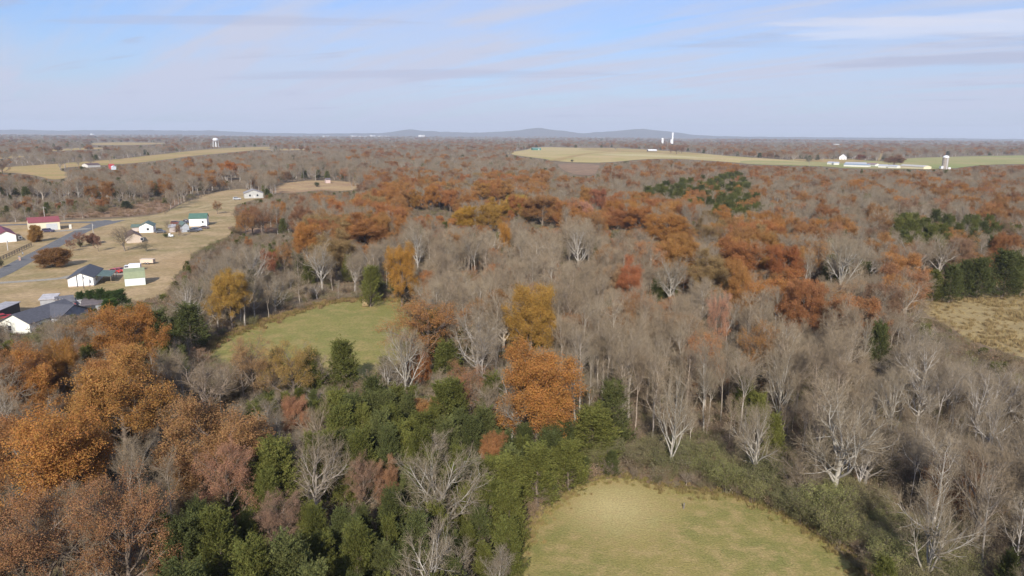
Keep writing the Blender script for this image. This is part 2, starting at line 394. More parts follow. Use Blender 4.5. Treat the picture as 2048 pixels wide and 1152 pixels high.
F_FARM_TAN2 = [(1560, 319), (1640, 318), (1700, 319), (1740, 321), (1700, 326), (1640, 325)]
F_LANE = [(1754, 322), (1758, 312), (1764, 302), (1768, 297), (1770, 297), (1767, 304), (1763, 313), (1760, 322)]
VIS = [F_BROWN, F_LEFT2, F_LEFT3, F_LEFT4, F_NEAR, F_MID, F_RIGHT, F_LAWN, F_HILL, F_ROLL, F_FAR_STRIP, F_FARM, F_FARM_BROWN, F_TANBIT, F_GREEN, F_LANE, F_STRIP]

M_GRASS_NEAR = ground_mat('pasture_grass', [(0.300, 0.245, 0.085), (0.215, 0.205, 0.065), (0.375, 0.280, 0.120)], 0.09, 0.45, bump=0.6, patch=(at(1222, 1012), 9.0, (0.54, 0.43, 0.20)))
M_GRASS_MID = ground_mat('meadow_grass', [(0.235, 0.215, 0.070), (0.20, 0.198, 0.062), (0.32, 0.25, 0.10)], 0.05, 0.2, bump=0.5)
M_GRASS_DRY = ground_mat('dry_field_grass', [(0.34, 0.255, 0.125), (0.29, 0.22, 0.11), (0.40, 0.30, 0.14)], 0.05, 0.25, bump=0.8)
M_LAWN = ground_mat('dry_lawn', [(0.37, 0.255, 0.135), (0.265, 0.215, 0.10), (0.44, 0.315, 0.18)], 0.022, 0.08, bump=0.4, rot=0.5, stretch=(0.5, 1, 1))
M_SCRUB = ground_mat('brown_scrub', [(0.26, 0.165, 0.11), (0.33, 0.215, 0.13), (0.21, 0.145, 0.095)], 0.03, 0.15, bump=0.6)
M_TANF = ground_mat('tan_far_field', [(0.40, 0.29, 0.12), (0.31, 0.25, 0.09), (0.44, 0.28, 0.14)], 0.006, 0.02, bump=0.2, rot=0.3, stretch=(0.4, 1, 1))
M_YELF = ground_mat('hay_far_field', [(0.46, 0.36, 0.155), (0.37, 0.31, 0.115), (0.50, 0.36, 0.19)], 0.006, 0.013, bump=0.2, rot=0.2, stretch=(0.35, 1, 1))
M_GREENF = ground_mat('green_far_field', [(0.25, 0.275, 0.095), (0.30, 0.29, 0.11), (0.40, 0.31, 0.15)], 0.005, 0.006, bump=0.2, rot=0.2, stretch=(0.35, 1, 1))
sheet('near_pasture', F_NEAR, 0.02, M_GRASS_NEAR, 2, 0.8)
sheet('middle_meadow', F_MID_GROUND, 0.02, M_GRASS_MID, 2, 1.2)
sheet('dry_field', F_RIGHT, 0.03, M_GRASS_DRY, 2, 1.5)
F_LAWN_GROUND = [(x + (9 if 330 <= x <= 480 and y > 404 else 0), y + (5 if x > 150 and y > 470 else (3 if y > 600 else 0))) for x, y in F_LAWN]
sheet('lawn', F_LAWN_GROUND, 0.03, M_LAWN, 3, 2.0)
sheet('scrub_field', F_BROWN, 0.06, M_SCRUB, 2)
M_HILL = ground_mat('crest_grass', [(0.40, 0.27, 0.14), (0.29, 0.18, 0.11), (0.44, 0.31, 0.16)], 0.012, 0.05, bump=0.4)
sheet('hill_meadow', F_HILL, 0.06, M_HILL, 2)
sheet('scrub_strip_field', F_STRIP, 0.05, M_SCRUB, 2)
sheet('rolling_field', F_ROLL, 0.12, M_TANF, 2)
sheet('far_strip_field', F_FAR_STRIP, 0.3, M_TANF, 2)
sheet('verge_field', F_LEFT2, 0.2, M_TANF, 2)
sheet('corn_field', F_LEFT3, 0.3, M_TANF, 2)
sheet('fallow_field', F_LEFT4, 0.3, M_TANF, 2)
sheet('hay_field', F_FARM, 0.25, M_YELF, 2)
sheet('ploughed_field', F_FARM_BROWN, 0.2, M_SCRUB, 2)
sheet('bare_patch_field', F_TANBIT, 0.2, M_TANF, 2)
sheet('mown_strip_field', [(1150, 297), (1200, 296), (1260, 299), (1340, 303), (1420, 309), (1380, 310), (1290, 305), (1200, 303)], 0.5, M_TANF, 2)
sheet('pale_strip_field', [(1180, 309), (1260, 308), (1360, 312), (1450, 317), (1380, 318), (1280, 313)], 0.5, ground_mat('pale_stubble', [(0.50, 0.42, 0.20), (0.44, 0.37, 0.16), (0.52, 0.42, 0.24)], 0.006, 0.02, bump=0.1), 2)
sheet('green_field', F_GREEN, 0.35, M_GREENF, 2)
sheet('stubble_field', F_FARM_TAN2, 0.6, M_TANF, 2)
sheet('far_lane', F_LANE, 0.75, M_TANF, 1)

M_ASPHALT = ground_mat('grey_asphalt', [(0.16, 0.155, 0.15), (0.20, 0.19, 0.185), (0.13, 0.13, 0.13)], 0.2, 0.8, bump=0.1)
M_GRAVEL = ground_mat('pale_gravel', [(0.33, 0.30, 0.25), (0.40, 0.36, 0.29), (0.27, 0.24, 0.19)], 0.2, 0.8, bump=0.2)
M_TRACK = ground_mat('worn_earth', [(0.40, 0.30, 0.17), (0.46, 0.35, 0.20), (0.32, 0.25, 0.12)], 0.1, 0.5, bump=0.2)
ribbon('road', [(-160, 612), (-60, 572), (0, 548), (50, 521), (100, 495), (140, 474), (175, 457), (205, 447), (222, 441)], [6.2, 6.2, 6.2, 6.2, 6.2, 6.4, 7, 11, 14], 0.060, M_ASPHALT)
ribbon('side_road', [(-60, 452), (20, 450), (90, 447.5), (150, 445), (200, 444), (225, 441)], [5, 5, 5, 5, 7, 10], 0.068, M_ASPHALT)
ribbon('driveway', [(-120, 574), (0, 566), (60, 562), (120, 557), (150, 551), (200, 546), (232, 547), (252, 546)], [3.2, 3.2, 3.2, 3.2, 3.5, 4, 6, 4], 0.064, M_GRAVEL)
ribbon('barn_driveway', [(176, 457), (150, 460), (120, 462), (85, 464), (70, 465)], [6, 5, 5, 6, 6], 0.072, M_GRAVEL)
ribbon('hill_track', [(222, 441), (280, 437), (330, 432), (380, 421), (430, 408), (468, 400), (492, 393)], [6, 3.2, 3.2, 3.5, 5, 5, 6], 0.076, M_TRACK)
ribbon('field_track', [(1106, 322), (1140, 314), (1180, 307), (1230, 303)], [22, 20, 20, 16], 0.55, M_TANF)

# ------------------------------------------------------------------ far hills
def build_hills():
    prof = [(-600, 5), (0, 6), (60, 7), (110, 5.5), (150, 5), (200, 7), (240, 6), (310, 7.5), (350, 7), (430, 7.5), (470, 6), (520, 4), (600, 3), (700, 3.5), (770, 5), (800, 8), (818, 12.5), (835, 13.2), (850, 10),
            (880, 7.5), (940, 6.5), (1000, 8), (1030, 12), (1060, 14.5), (1078, 16.5), (1095, 13.5), (1120, 10.5), (1160, 7.5), (1200, 10), (1230, 13), (1262, 13.5), (1280, 14.8), (1300, 13.2), (1335, 10.5), (1370, 5.5), (1420, 3), (1600, 2.2), (1800, 2), (2048, 1.5), (2600, 1)]
    xs = np.array([p[0] for p in prof], float); hs = np.array([p[1] for p in prof], float)
    D = 14500.0
    nx, ny = 420, 26
    px = np.linspace(-600, 2600, nx)
    hh = np.interp(px, xs, hs) * D / F_PX
    vs = []
    for j in range(ny):
        v = j / (ny - 1)
        for i in range(nx):
            ang = math.atan((px[i] - 1024) / F_PX)
            dist = (D + (v - 0.5) * 3600) 
            x, y = dist * math.tan(ang), dist
            bell = math.exp(-((v - 0.5) / 0.19) ** 2)
            z = hh[i] * bell * (1 + 0.22 * mnoise.noise(Vector((x / 420, y / 420, 1.0)))) + 10 * bell * mnoise.noise(Vector((x / 140, y / 160, 5.0)))
            vs.append((x, y, z + hgt(x, y) * (1 - bell) + 6 * (bell > 0.05) - 8 * (bell <= 0.05)))
    qs = [(j * nx + i, j * nx + i + 1, (j + 1) * nx + i + 1, (j + 1) * nx + i) for j in range(ny - 1) for i in range(nx - 1)]
    mat = ground_mat('wooded_hill', [(0.085, 0.065, 0.05), (0.12, 0.075, 0.045), (0.05, 0.055, 0.035)], 0.003, 0.012, bump=0.0)
    tag(link(bpy.data.objects.new('hills', np_mesh('hills', vs, quads=qs, mats=[mat], smooth=True))), kind='structure')
build_hills()

# ------------------------------------------------------------------ tree prototypes
def norm(a): return a / np.maximum(np.linalg.norm(a, axis=-1, keepdims=True), 1e-9)
def frame(d):
    ref = np.where(np.abs(d[..., 2:3]) < 0.9, np.array([0, 0, 1.0]), np.array([1.0, 0, 0]))
    u = norm(np.cross(d, ref)); return u, np.cross(d, u)
def tubes(P, R, sides):
    """P (B,S,3), R (B,S) -> verts, quads"""
    B, S, _ = P.shape
    d = norm(P[:, -1] - P[:, 0]); u, w = frame(d)
    a = np.arange(sides) * 2 * np.pi / sides
    ring = np.cos(a)[None, :, None] * u[:, None, :] + np.sin(a)[None, :, None] * w[:, None, :]
    V = P[:, :, None, :] + ring[:, None, :, :] * R[:, :, None, None]
    idx = np.arange(B * S * sides).reshape(B, S, sides)
    q = np.stack([idx[:, :-1], np.roll(idx, -1, 2)[:, :-1], np.roll(idx, -1, 2)[:, 1:], idx[:, 1:]], -1)
    return V.reshape(-1, 3), q.reshape(-1, 4)
def spawn(rng, P, R, n, t0, t1, ang, angv, ln, lnv, up, wob, S, rr, taper_len=0.5, rend=0.35, rmin=0.0):
    B, SP, _ = P.shape
    t = (np.arange(n)[None, :] + rng.random((B, n))) / n
    t = t0 + (t1 - t0) * t
    f = t * (SP - 1); i = np.minimum(f.astype(int), SP - 2); fr = (f - i)[..., None]
    bi = np.arange(B)[:, None]
    pos = P[bi, i] * (1 - fr) + P[bi, i + 1] * fr
    tan = norm(P[bi, i + 1] - P[bi, i])
    pr = R[bi, i] * (1 - fr[..., 0]) + R[bi, i + 1] * fr[..., 0]
    u, w = frame(tan)
    az = rng.random((B, 1)) * 6.28 + np.arange(n)[None, :] * 2.4 + rng.normal(0, 0.4, (B, n))
    a = ang + rng.normal(0, angv, (B, n))
    d = np.cos(a)[..., None] * tan + np.sin(a)[..., None] * (np.cos(az)[..., None] * u + np.sin(az)[..., None] * w)
    rel = (t - t0) / max(t1 - t0, 1e-6)
    L = ln * (1 - taper_len * rel) * (1 + rng.uniform(-lnv, lnv, (B, n)))
    pts = [pos]; p = pos; d = norm(d)
    for s in range(1, S):
        d = norm(d + np.array([0, 0, up]) + rng.normal(0, wob, d.shape))
        p = p + d * (L / (S - 1))[..., None]
        pts.append(p)
    Q = np.stack(pts, 2).reshape(B * n, S, 3)
    r0 = np.maximum(pr * rr, rmin).reshape(-1, 1)
    RR = r0 * np.linspace(1, rend, S)[None, :]
    RR = np.maximum(RR, rmin * 0.6)
    return Q, RR
class Geo:
    def __init__(self): self.v = []; self.q = []; self.m = []; self.n = 0
    def add(self, v, q, mat=0):
        self.v.append(v); self.q.append(q + self.n); self.m.append(np.full(len(q), mat)); self.n += len(v)
    def mesh(self, name, mats, smooth=False):
        return np_mesh(name, np.concatenate(self.v), quads=np.concatenate(self.q), qm=np.concatenate(self.m), mats=mats, smooth=smooth)
def cards(rng, C, size, asp=1.0, up=0.35, dirs=None, dspread=0.35):
    """leaf-shaped quads (diamonds) at points C"""
    n = len(C)
    if dirs is None:
        d = norm(rng.normal(0, 1, (n, 3)))
    else:
        d = norm(dirs + rng.normal(0, dspread, (n, 3)))
    nn = norm(rng.normal(0, 1, (n, 3)) + np.array([0, 0, up]))
    s = norm(np.cross(d, nn)); 
    L = size * rng.uniform(0.65, 1.35, (n, 1)); Wd = L * asp
    V = np.stack([C - d * L * 0.5, C + s * Wd * 0.5, C + d * L * 0.5, C - s * Wd * 0.5], 1).reshape(-1, 3)
    q = np.arange(n * 4).reshape(n, 4)
    return V, q
PROTO = {}     # kind -> list of dicts: trunk mesh, crown mesh, joined mesh, w0, h0
def register(kind, trunk, crown, tmats, cmats, h0, name, smooth_t=True):
    V = np.concatenate(crown.v); T = np.concatenate(trunk.v)
    xy = np.hypot(V[:, 0], V[:, 1]); w0 = 2 * np.percentile(xy, 93)
    h0 = max(np.percentile(V[:, 2], 99.5), 0.1)
    PROTO.setdefault(kind, []).append(dict(trunk=trunk.mesh('trunk', tmats, True), crown=crown.mesh('crown', cmats), w0=w0, h0=h0))

def trunk_line(rng, H, r0, lean=0.05, S=9, top=0.3, wob=0.04):
    z = np.linspace(-0.4, H, S)
    off = np.cumsum(rng.normal(0, wob, (S, 2)), 0) * H / 10 + np.outer(z, rng.normal(0, lean, 2))
    off -= off[0]
    P = np.concatenate([off, z[:, None]], 1)[None]
    R = (r0 * np.linspace(1, top, S))[None]; R[0, 0] *= 1.35
    return P, R
def bare_spread(seed, H=12.0):
    rng = np.random.default_rng(seed)
    tr = Geo(); cr = Geo()
    P0, R0 = trunk_line(rng, H * 0.55, 0.30, 0.06, 8, 0.55)
    P1, R1 = spawn(rng, P0, R0, 13, 0.28, 1.0, 0.85, 0.2, H * 0.52, 0.25, 0.13, 0.13, 7, 0.62, 0.25, 0.25)
    P2, R2 = spawn(rng, P1, R1, 8, 0.25, 1.0, 0.62, 0.2, H * 0.24, 0.35, 0.07, 0.16, 5, 0.55, 0.45, 0.35, 0.018)
    P3, R3 = spawn(rng, P2, R2, 6, 0.2, 1.0, 0.6, 0.22, H * 0.115, 0.35, 0.05, 0.18, 4, 0.6, 0.4, 0.45, 0.012)
    P4, R4 = spawn(rng, P3, R3, 6, 0.15, 1.0, 0.6, 0.25, H * 0.062, 0.4, 0.03, 0.12, 2, 0.6, 0.3, 0.5, 0.0095)
    tr.add(*tubes(P0, R0, 7)); tr.add(*tubes(P1, R1, 5))
    cr.add(*tubes(P2, R2, 4), 0); cr.add(*tubes(P3, R3, 3), 1); cr.add(*tubes(P4, R4, 3), 1)
    register('bare_spread', tr, cr, [M_BARE], [M_BARE, M_TWIG], H, 'bare_spreading_tree')
def bare_tall(seed, H=15.0):
    rng = np.random.default_rng(seed)
    tr = Geo(); cr = Geo()
    fork = seed % 3 == 0
    P0, R0 = trunk_line(rng, H * (0.60 if fork else 0.88), 0.19, 0.05, 10, 0.5 if fork else 0.25, 0.055)
    if fork:
        PF, RF = spawn(rng, P0, R0, 3, 0.75, 1.0, 0.42, 0.1, H * 0.42, 0.2, 0.10, 0.08, 8, 0.8, 0.1, 0.3)
        P0b, R0b = PF, RF
        n1, t0 = 7, 0.1
    else: P0b, R0b, n1, t0 = P0, R0, 15, rng.uniform(0.35, 0.52)
    P1, R1 = spawn(rng, P0b, R0b, n1, t0, 1.0, 0.60, 0.18, H * 0.25, 0.4, 0.13, 0.13, 6, 0.5, 0.35, 0.25)
    P2, R2 = spawn(rng, P1, R1, 7, 0.2, 1.0, 0.52, 0.2, H * 0.125, 0.4, 0.09, 0.16, 4, 0.55, 0.4, 0.4, 0.015)
    P3, R3 = spawn(rng, P2, R2, 5, 0.15, 1.0, 0.52, 0.22, H * 0.072, 0.4, 0.06, 0.16, 3, 0.6, 0.4, 0.45, 0.011)
    P4, R4 = spawn(rng, P3, R3, 4, 0.15, 1.0, 0.6, 0.25, H * 0.042, 0.4, 0.03, 0.12, 2, 0.6, 0.3, 0.5, 0.0085)
    tr.add(*tubes(P0, R0, 6))
    if fork: tr.add(*tubes(PF, RF, 5))
    tr.add(*tubes(P1, R1, 4))
    cr.add(*tubes(P2, R2, 3), 0); cr.add(*tubes(P3, R3, 3), 1); cr.add(*tubes(P4, R4, 3), 1)
    register('bare_tall', tr, cr, [M_BARE], [M_BARE, M_TWIG], H, 'bare_tall_tree')
def oak(seed, dense, H=14.0, kind='oak', low=0.16):
    rng = np.random.default_rng(seed)
    tr = Geo(); cr = Geo()
    P0, R0 = trunk_line(rng, H * 0.66, 0.30, 0.04, 8, 0.4)
    P1, R1 = spawn(rng, P0, R0, 17, low, 1.0, 1.0, 0.22, H * 0.43, 0.22, 0.11, 0.12, 7, 0.6, 0.32, 0.25)
    P2, R2 = spawn(rng, P1, R1, 9, 0.25, 1.0, 0.65, 0.2, H * 0.19, 0.35, 0.07, 0.16, 4, 0.55, 0.4, 0.35, 0.018)
    P3, R3 = spawn(rng, P2, R2, 5, 0.25, 1.0, 0.6, 0.22, H * 0.085, 0.35, 0.05, 0.18, 3, 0.6, 0.4, 0.45, 0.012)
    tr.add(*tubes(P0, R0, 7)); tr.add(*tubes(P1, R1, 5))
    cr.add(*tubes(P2, R2, 3), 0)
    cr.add(*tubes(P3, R3, 3), 0)
    tips = P3[:, 1:, :].reshape(-1, 3)
    if dense:
        k = 54; keep = rng.random(len(tips)) < 0.93
    else:
        nz = np.array([mnoise.noise(Vector(p * 0.45) + Vector((seed, 0, 0))) for p in tips])
        k = 32; keep = (rng.random(len(tips)) < 0.55 + 0.9 * nz)
    tips = tips[keep]
    C = np.repeat(tips, k, 0) + rng.normal(0, 0.27 if dense else 0.25, (len(tips) * k, 3))
    cr.add(*cards(rng, C, 0.125 if dense else 0.11, 0.8, 0.5), 1)
    register(kind, tr, cr, [M_BARK], [M_BARK, M_LEAF], H, 'leafy_tree')
def cedar(seed, H=9.0):
    rng = np.random.default_rng(seed)
    tr = Geo(); cr = Geo()
    P0, R0 = trunk_line(rng, H * 0.93, 0.16, 0.02, 6, 0.15)
    tr.add(*tubes(P0, R0, 5))
    W = H * rng.uniform(0.16, 0.20)
    n = 430
    v = rng.random(n) ** 0.72                       # height fraction, more low down
    z = 0.05 * H + v * 0.9 * H
    prof = (1 - v) ** 1.0 * (0.75 + 0.25 * np.minimum(v / 0.12, 1)) + 0.03
    az = rng.random(n) * 6.283
    lob = np.array([1 + 0.7 * mnoise.noise(Vector((math.cos(a) * 1.7, math.sin(a) * 1.7, zz * 0.8 + seed))) for a, zz in zip(az, z)])
    r = W * prof * lob * (0.45 + 0.55 * np.sqrt(rng.random(n)))
    base = np.stack([np.cos(az) * r, np.sin(az) * r, z], 1)
    dirs = norm(np.stack([np.cos(az) * 0.8, np.sin(az) * 0.8, 0.7 + 0.9 * rng.random(n)], 1))
    k = 62
    tt = rng.random((n, k, 1))
    C = base[:, None, :] + dirs[:, None, :] * tt * H * 0.135 * rng.uniform(0.6, 1.5, (n, 1, 1)) + rng.normal(0, 0.15, (n, k, 3)) * (1.15 - 0.8 * tt)
    cr.add(*cards(rng, C.reshape(-1, 3), 0.175, 0.36, 0.3, np.repeat(dirs, k, 0), 0.55), 0)
    bz = np.stack([np.zeros(90), np.zeros(90), rng.uniform(0.1, 0.85, 90) * H], 1)
    sel = rng.choice(n, 90, False)
    bz[:, 2] = np.maximum(base[sel, 2] - r[sel] * 0.7, 0.1)
    PB = np.stack([bz, (bz + base[sel]) / 2 + [0, 0, -0.1], base[sel] + dirs[sel] * 0.3], 1)
    tr.add(*tubes(PB, np.tile(np.array([[0.04, 0.03, 0.012]]), (90, 1)), 3))
    register('cedar', tr, cr, [M_BARK], [M_NEEDLE], H, 'cedar_tree')
def shrub(seed, H=4.0):
    rng = np.random.default_rng(seed)
    tr = Geo(); cr = Geo()
    n = 14
    az = np.arange(n) * 2.4; d = np.stack([np.cos(az), np.sin(az), np.zeros(n)], 1)
    r0 = rng.uniform(0.1, 0.5, (n, 1))
    ts = np.linspace(0, 1, 6)
    tip = d * rng.uniform(0.15, 1.0, (n, 1)) * H * 0.42
    hh = H * rng.uniform(0.7, 1.0, (n, 1))
    PB = np.stack([d * r0 + tip * t ** 1.4 + np.array([0, 0, 1]) * hh * (t * (1.25 - 0.25 * t)) - [0, 0, 0.15] for t in ts], 1)
    tr.add(*tubes(PB, np.tile(np.linspace(0.04, 0.014, 6)[None], (n, 1)), 4))
    R1 = np.tile(np.linspace(0.04, 0.014, 6)[None], (n, 1))
    P2, R2 = spawn(rng, PB, R1, 10, 0.2, 1.0, 0.8, 0.25, H * 0.27, 0.35, 0.05, 0.15, 4, 0.6, 0.3, 0.4, 0.009)
    P3, R3 = spawn(rng, P2, R2, 5, 0.2, 1.0, 0.6, 0.25, H * 0.12, 0.35, 0.05, 0.15, 3, 0.6, 0.3, 0.5, 0.008)
    cr.add(*tubes(P2, R2, 3), 0); cr.add(*tubes(P3, R3, 3), 0)
    tips = P3[:, 1:].reshape(-1, 3); tips = tips[rng.random(len(tips)) < 0.8]
    C = np.repeat(tips, 13, 0) + rng.normal(0, 0.17, (len(tips) * 13, 3))
    cr.add(*cards(rng, C, 0.085, 0.6, 0.5), 1)
    register('shrub', tr, cr, [M_BARK], [M_BARK, M_NEEDLE], H, 'leafy_shrub')
def brush(seed, H=3.0):
    rng = np.random.default_rng(seed)
    tr = Geo(); cr = Geo()
    n = 16
    az = np.arange(n) * 2.4; d = np.stack([np.cos(az), np.sin(az), np.zeros(n)], 1)
    ts = np.linspace(0, 1, 5)
    tip = d * rng.uniform(0.1, 1.0, (n, 1)) * H * 0.5; hh = H * rng.uniform(0.5, 0.95, (n, 1))
    PB = np.stack([d * rng.uniform(0.1, 0.6, (n, 1)) + tip * t ** 1.5 + np.array([0, 0, 1]) * hh * t - [0, 0, 0.1] for t in ts], 1)
    R1 = np.tile(np.linspace(0.03, 0.012, 5)[None], (n, 1))
    tr.add(*tubes(PB, R1, 3))
    P2, R2 = spawn(rng, PB, R1, 8, 0.2, 1.0, 0.7, 0.25, H * 0.3, 0.35, 0.05, 0.18, 3, 0.6, 0.3, 0.4, 0.009)
    P3, R3 = spawn(rng, P2, R2, 5, 0.15, 1.0, 0.6, 0.25, H * 0.15, 0.35, 0.03, 0.18, 2, 0.6, 0.3, 0.5, 0.008)
    cr.add(*tubes(P2, R2, 3), 0); cr.add(*tubes(P3, R3, 3), 0)
    tips = P3[:, 1:].reshape(-1, 3); tips = tips[rng.random(len(tips)) < 0.35]
    C = np.repeat(tips, 2, 0) + rng.normal(0, 0.12, (len(tips) * 2, 3))
    cr.add(*cards(rng, C, 0.14, 0.7, 0.4), 1)
    register('brush', tr, cr, [M_TWIG], [M_TWIG, M_LEAF], H, 'brush_bush')
def tuft(seed):
    rng = np.random.default_rng(seed)
    tr = Geo(); cr = Geo()
    n = 46
    C = np.concatenate([rng.normal(0, 0.28, (n, 2)), np.full((n, 1), 0.28)], 1)
    d = np.concatenate([rng.normal(0, 0.35, (n, 2)), np.ones((n, 1))], 1)
    cr.add(*cards(rng, C, 0.75, 0.10, 0.0, d, 0.15), 0)
    tr.add(*cards(rng, C[:6], 0.5, 0.1, 0.0, d[:6], 0.2), 0)
    register('tuft', tr, cr, [M_LEAF], [M_LEAF], 0.6, 'grass_tuft')
for s in range(5): bare_spread(10 + s)
for s in range(7): bare_tall(30 + s)
for s in range(4): oak(50 + s, True)
for s in range(4): oak(70 + s, False, kind='oak_sparse', low=0.24)
for s in range(2): oak(80 + s, True, 7.0, 'oak_low', 0.03)
for s in range(5): cedar(90 + s)
for s in range(3): shrub(110 + s)
for s in range(3): brush(130 + s)
for s in range(2): tuft(150 + s)

# ------------------------------------------------------------------ placing trees as individuals
rngP = np.random.default_rng(7)
def plant(kind, x, y, h, w, color, name, label, cat, group, rz=None, var=None, lean=0.0):
    ps = PROTO[kind]; p = ps[int(rngP.integers(len(ps))) if var is None else var % len(ps)]
    e = empty(name, (x, y, hgt(x, y)), rngP.uniform(0, 6.28) if rz is None else rz)
    if lean: e.rotation_euler = (lean, 0, e.rotation_euler.z)
    e.scale = (w / p['w0'], w / p['w0'], h / p['h0'])
    for part in ('trunk', 'crown'):
        o = bpy.data.objects.new(part, p[part]); o.color = (*color, 1); link(o, e)
    return tag(e, label, cat, group)

GOLD = (0.41, 0.215, 0.07); ORANGE = (0.43, 0.205, 0.062); RUST = (0.35, 0.185, 0.072); BROWNL = (0.29, 0.18, 0.11); SALMON = (0.42, 0.225, 0.135)
REDL = (0.36, 0.15, 0.08); OLIVEL = (0.32, 0.215, 0.095); TANL = (0.38, 0.25, 0.14)
PALE = (0.35, 0.315, 0.265); GREY = (0.36, 0.325, 0.285); WARM = (0.37, 0.305, 0.24); WHITE = (0.39, 0.355, 0.30)
CED = (0.128, 0.132, 0.036); CED2 = (0.160, 0.160, 0.042); CED3 = (0.096, 0.105, 0.037); SHR = (0.23, 0.225, 0.085); SHR2 = (0.20, 0.19, 0.085)

